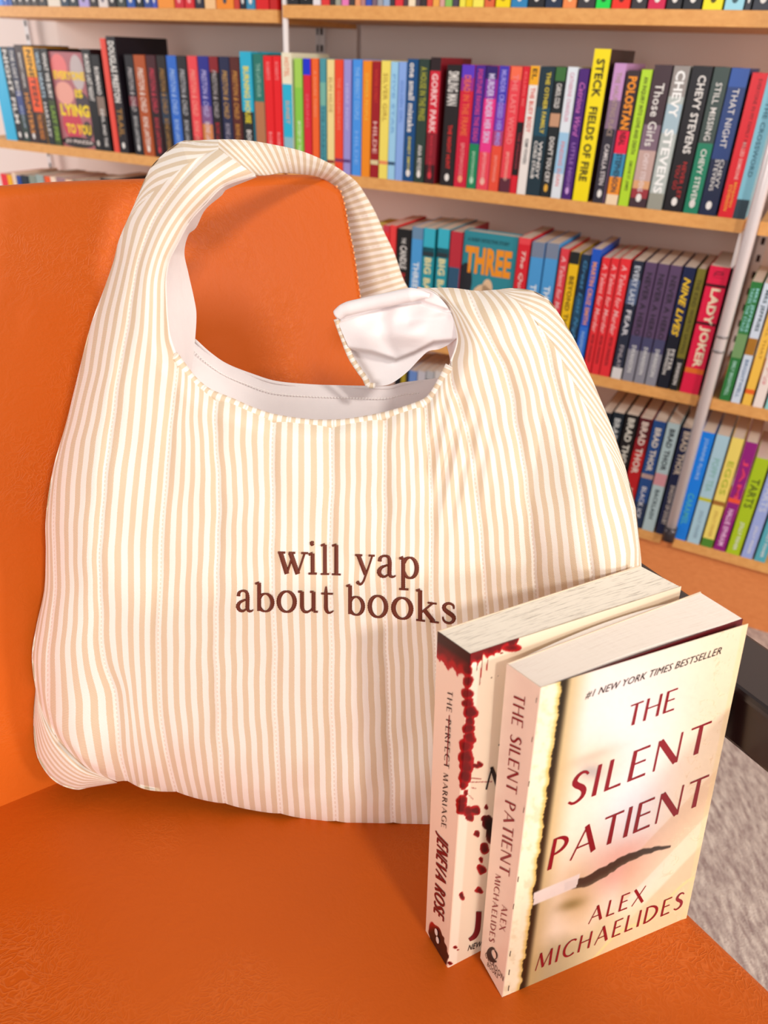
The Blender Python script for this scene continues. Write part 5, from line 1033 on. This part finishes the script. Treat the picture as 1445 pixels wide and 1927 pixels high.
def art2(x, y, a, c, spine=False):
    base = np.array([246, 216, 192] if spine else [238, 218, 192]) / 255.; col = np.ones(x.shape + (3,)) * base
    if not spine: col = over(col, (250, 236, 214), 1 - sstep(a, .035, .045))
    f = np.zeros(x.shape); xn = x + 5 * (vnoise(x, y, 9, 2) - .5); yn = y + 5 * (vnoise(x, y, 9, 4) - .5)
    for (bx_, by_, rx, ry) in BLOBS:
        d = ((xn - bx_) / rx) ** 2 + ((yn - by_) / ry) ** 2; f = np.maximum(f, 1.35 - d)
    # dark crown at the head of the spine, ragged along the head of the cover
    if spine: f = np.maximum(f, .6 + (1190 + (x - 825) * .68 + 50 + 16 * (fbm(x, y, 12, 7) - .5) - y - 8 * np.abs(np.sin(x * .19))) / 26.)
    else:
        top_y = 1230 - (x - 885) * .32; f = np.maximum(f, .35 + (top_y + 12 + 10 * np.clip((975 - x) / 90, -2, 1) + 26 * (fbm(x, y * .4, 10, 7) - .5) - y) / 10. * (x < 985) - 3 * sstep(x, 970, 985))
        for (xx, y0, y1) in ((899, 1245, 1262), (908, 1240, 1285), (918, 1240, 1262), (903, 1285, 1290)):
            f = np.maximum(f, 1.2 - np.abs(x - xx + (y - y0) * .12) / 1.3 - 2 * (y > y1) - 2 * (y < y0))
        for (xa, ya, xb, yb) in ((884, 1464, 906, 1466), (885, 1472, 926, 1471), (886, 1482, 896, 1484), (876, 1490, 890, 1504)):
            t = (x - xa) / (xb - xa); f = np.maximum(f, (1.1 - np.abs(y - (ya + (yb - ya) * t)) / 1.1) * (t > 0) * (t < 1))
        f = np.maximum(f, 1.15 - ((x - 958 - 4) / 22.) ** 2 - ((y - 1219) / 9.) ** 2)
    if spine:
        f = np.maximum(f, 1.3 - ((xn - 822 - (y - 1770) * .30) / 14.) ** 2 - ((yn - 1775) / 42.) ** 2)
    m = sstep(f, .28, .42); dark = sstep(f, .6, 1.2) * (.35 + .65 * fbm(x, y, 20, 9))
    col = over(col, (176, 14, 26), m); col = over(col, (70, 8, 16), m * dark)
    if spine: col = over(col, (46, 16, 18), m * sstep(1210 + (x - 825) * .68 + 8 - y, 0, 14)); col = over(col, (56, 22, 22), m * sstep(y, 1735, 1760))
    else: col = over(col, (28, 14, 16), m * gau(x, y, 922, 1555, 16, 30))
    if not spine: col = over(col, (90, 60, 50), (np.hypot(x - 925, y - 1275) < 1.3) * 1.0 + (np.hypot(x - 937, y - 1272) < 1.2) * 1.0)
    return col
n2 = unit(np.cross(P2[1, 0, 0] - P2[0, 0, 0], P2[0, 0, 1] - P2[0, 0, 0])); n2 = n2 if n2 @ (C0 - P2[0, 0, 0]) > 0 else -n2
ns2 = unit(np.cross(P2[0, 1, 0] - P2[0, 0, 0], P2[0, 0, 1] - P2[0, 0, 0])); ns2 = ns2 if ns2 @ (C0 - P2[0, 0, 0]) > 0 else -ns2
painted('front_cover', lambda a, c: T2(a, 0 * a - .012, c), 300, 420, art2, M_PRINT, novel2, n2, .0004)
painted('spine', lambda a, c: T2(0 * a - .003, a, c), 60, 420, lambda x, y, a, c: art2(x, y, a, c, True), M_PRINT, novel2, ns2, .0004)
block(T2, 'page_block', M_PG2, novel2, curve=.05)
MB().hexa([T2(a, b, c) for c in (0, 1) for b in (1.0, 1.02) for a in (0, 1.0)]).go('back_cover', mat((232, 204, 178), .4), novel2)
pq = surface(lambda a, c: T2(0 * a - .003, a, c)); pc2 = surface(lambda a, c: T2(a, 0 * a - .012, c)); ns2 = pq[0]; n2 = pc2[0]
put(px_line_text('THE P', CAPS | {'P': CAPS['P']}, (842, 1299), (838.5, 1362), (9.5, 3.5), pq, .0004, .26), 'spine_title', INK, novel2)
CAPS['F'] = (.5, [L(.08, 0, .08, 1, .13), L(.08, .965, .5, .965, .07), L(.08, .53, .44, .53, .06)]); CAPS['G'] = (.8, [arc(.48, .5, .42, .47, 52, 320, .06, .13, 24, 1), L(.78, .05, .78, .45, .1), L(.55, .45, .8, .45, .06)])
put(px_line_text('ERFECT', CAPS, (838, 1366), (835, 1444), (9.5, 3.5), pq, .0004, .2), 'spine_title', INK, novel2)
put(px_line_text('MARRIAGE', CAPS, (834, 1454), (830, 1556), (9, 3.5), pq, .0004, .24), 'spine_title', INK, novel2)
mb = MB(); V, Fc = stroke_mesh([(845, 1346, 1.6), (843, 1390, 1.8), (840, 1440, 1.6)], lambda X, Y, Z: hit(X, Y, ns2, pq[1] + ns2 * .0005), step=6); mb.add(V, Fc); put(mb, 'strike_line', D_RED, novel2)
BOLDC = {k: (v[0] * .8, [[(p[0] * .8, p[1], max(p[2], .10) * 1.45) for p in s_] for s_ in v[1]]) for k, v in CAPS.items()}
put(px_line_text('JENEVA ROSE', BOLDC, (823, 1566), (816, 1716), (20, 21), pq, .0004, .12, (18, 19)), 'spine_author', mat((120, 14, 26), .4), novel2)
mb = MB()
for (x, y) in ((820.5, 1754), (823, 1769)):
    n_ = 14; mb.add([hit(x + 2.6 * math.cos(k * 2 * math.pi / n_) + 1.2 * math.sin(k * 2 * math.pi / n_), y + 7 * math.sin(k * 2 * math.pi / n_), ns2, pq[1] + ns2 * .0005)[0] for k in range(n_)], [tuple(range(n_))])
put(mb, 'publisher_mark', mat((240, 225, 215), .5), novel2)
pcp = lambda X, Y, Z: hit(X, Y, n2, pc2[1] + n2 * .0004)
mb = MB()
for stx in ([(915, 1486, 3), (920, 1466, 3), (926, 1444, 3)], [(925, 1444, 6), (931, 1462, 8), (938, 1484, 8)], [(936, 1486, 3), (950, 1440, 3)], [(938, 1403, 2), (947, 1396, 6), (960, 1385, 6)]):
    V, Fc = stroke_mesh(stx, pcp, step=4); mb.add(V, Fc)
put(mb, 'title_lettering', INK, novel2)
mb = MB(); V, Fc = stroke_mesh([(901, 1716, 10), (900, 1735, 10), (897.5, 1753, 10), (892, 1763, 9), (883, 1769, 6)], pcp, step=4); mb.add(V, Fc); V, Fc = stroke_mesh([(930, 1704, 10), (924, 1760, 10)], pcp, step=8); mb.add(V, Fc)
put(mb, 'author_lettering', mat((120, 14, 26), .4), novel2)
put(px_font_text('NEW YORK', (880, 1790), (938, 1770), (2, -11), pc2, .0004, .01, .2), 'banner_lettering', INK, novel2)
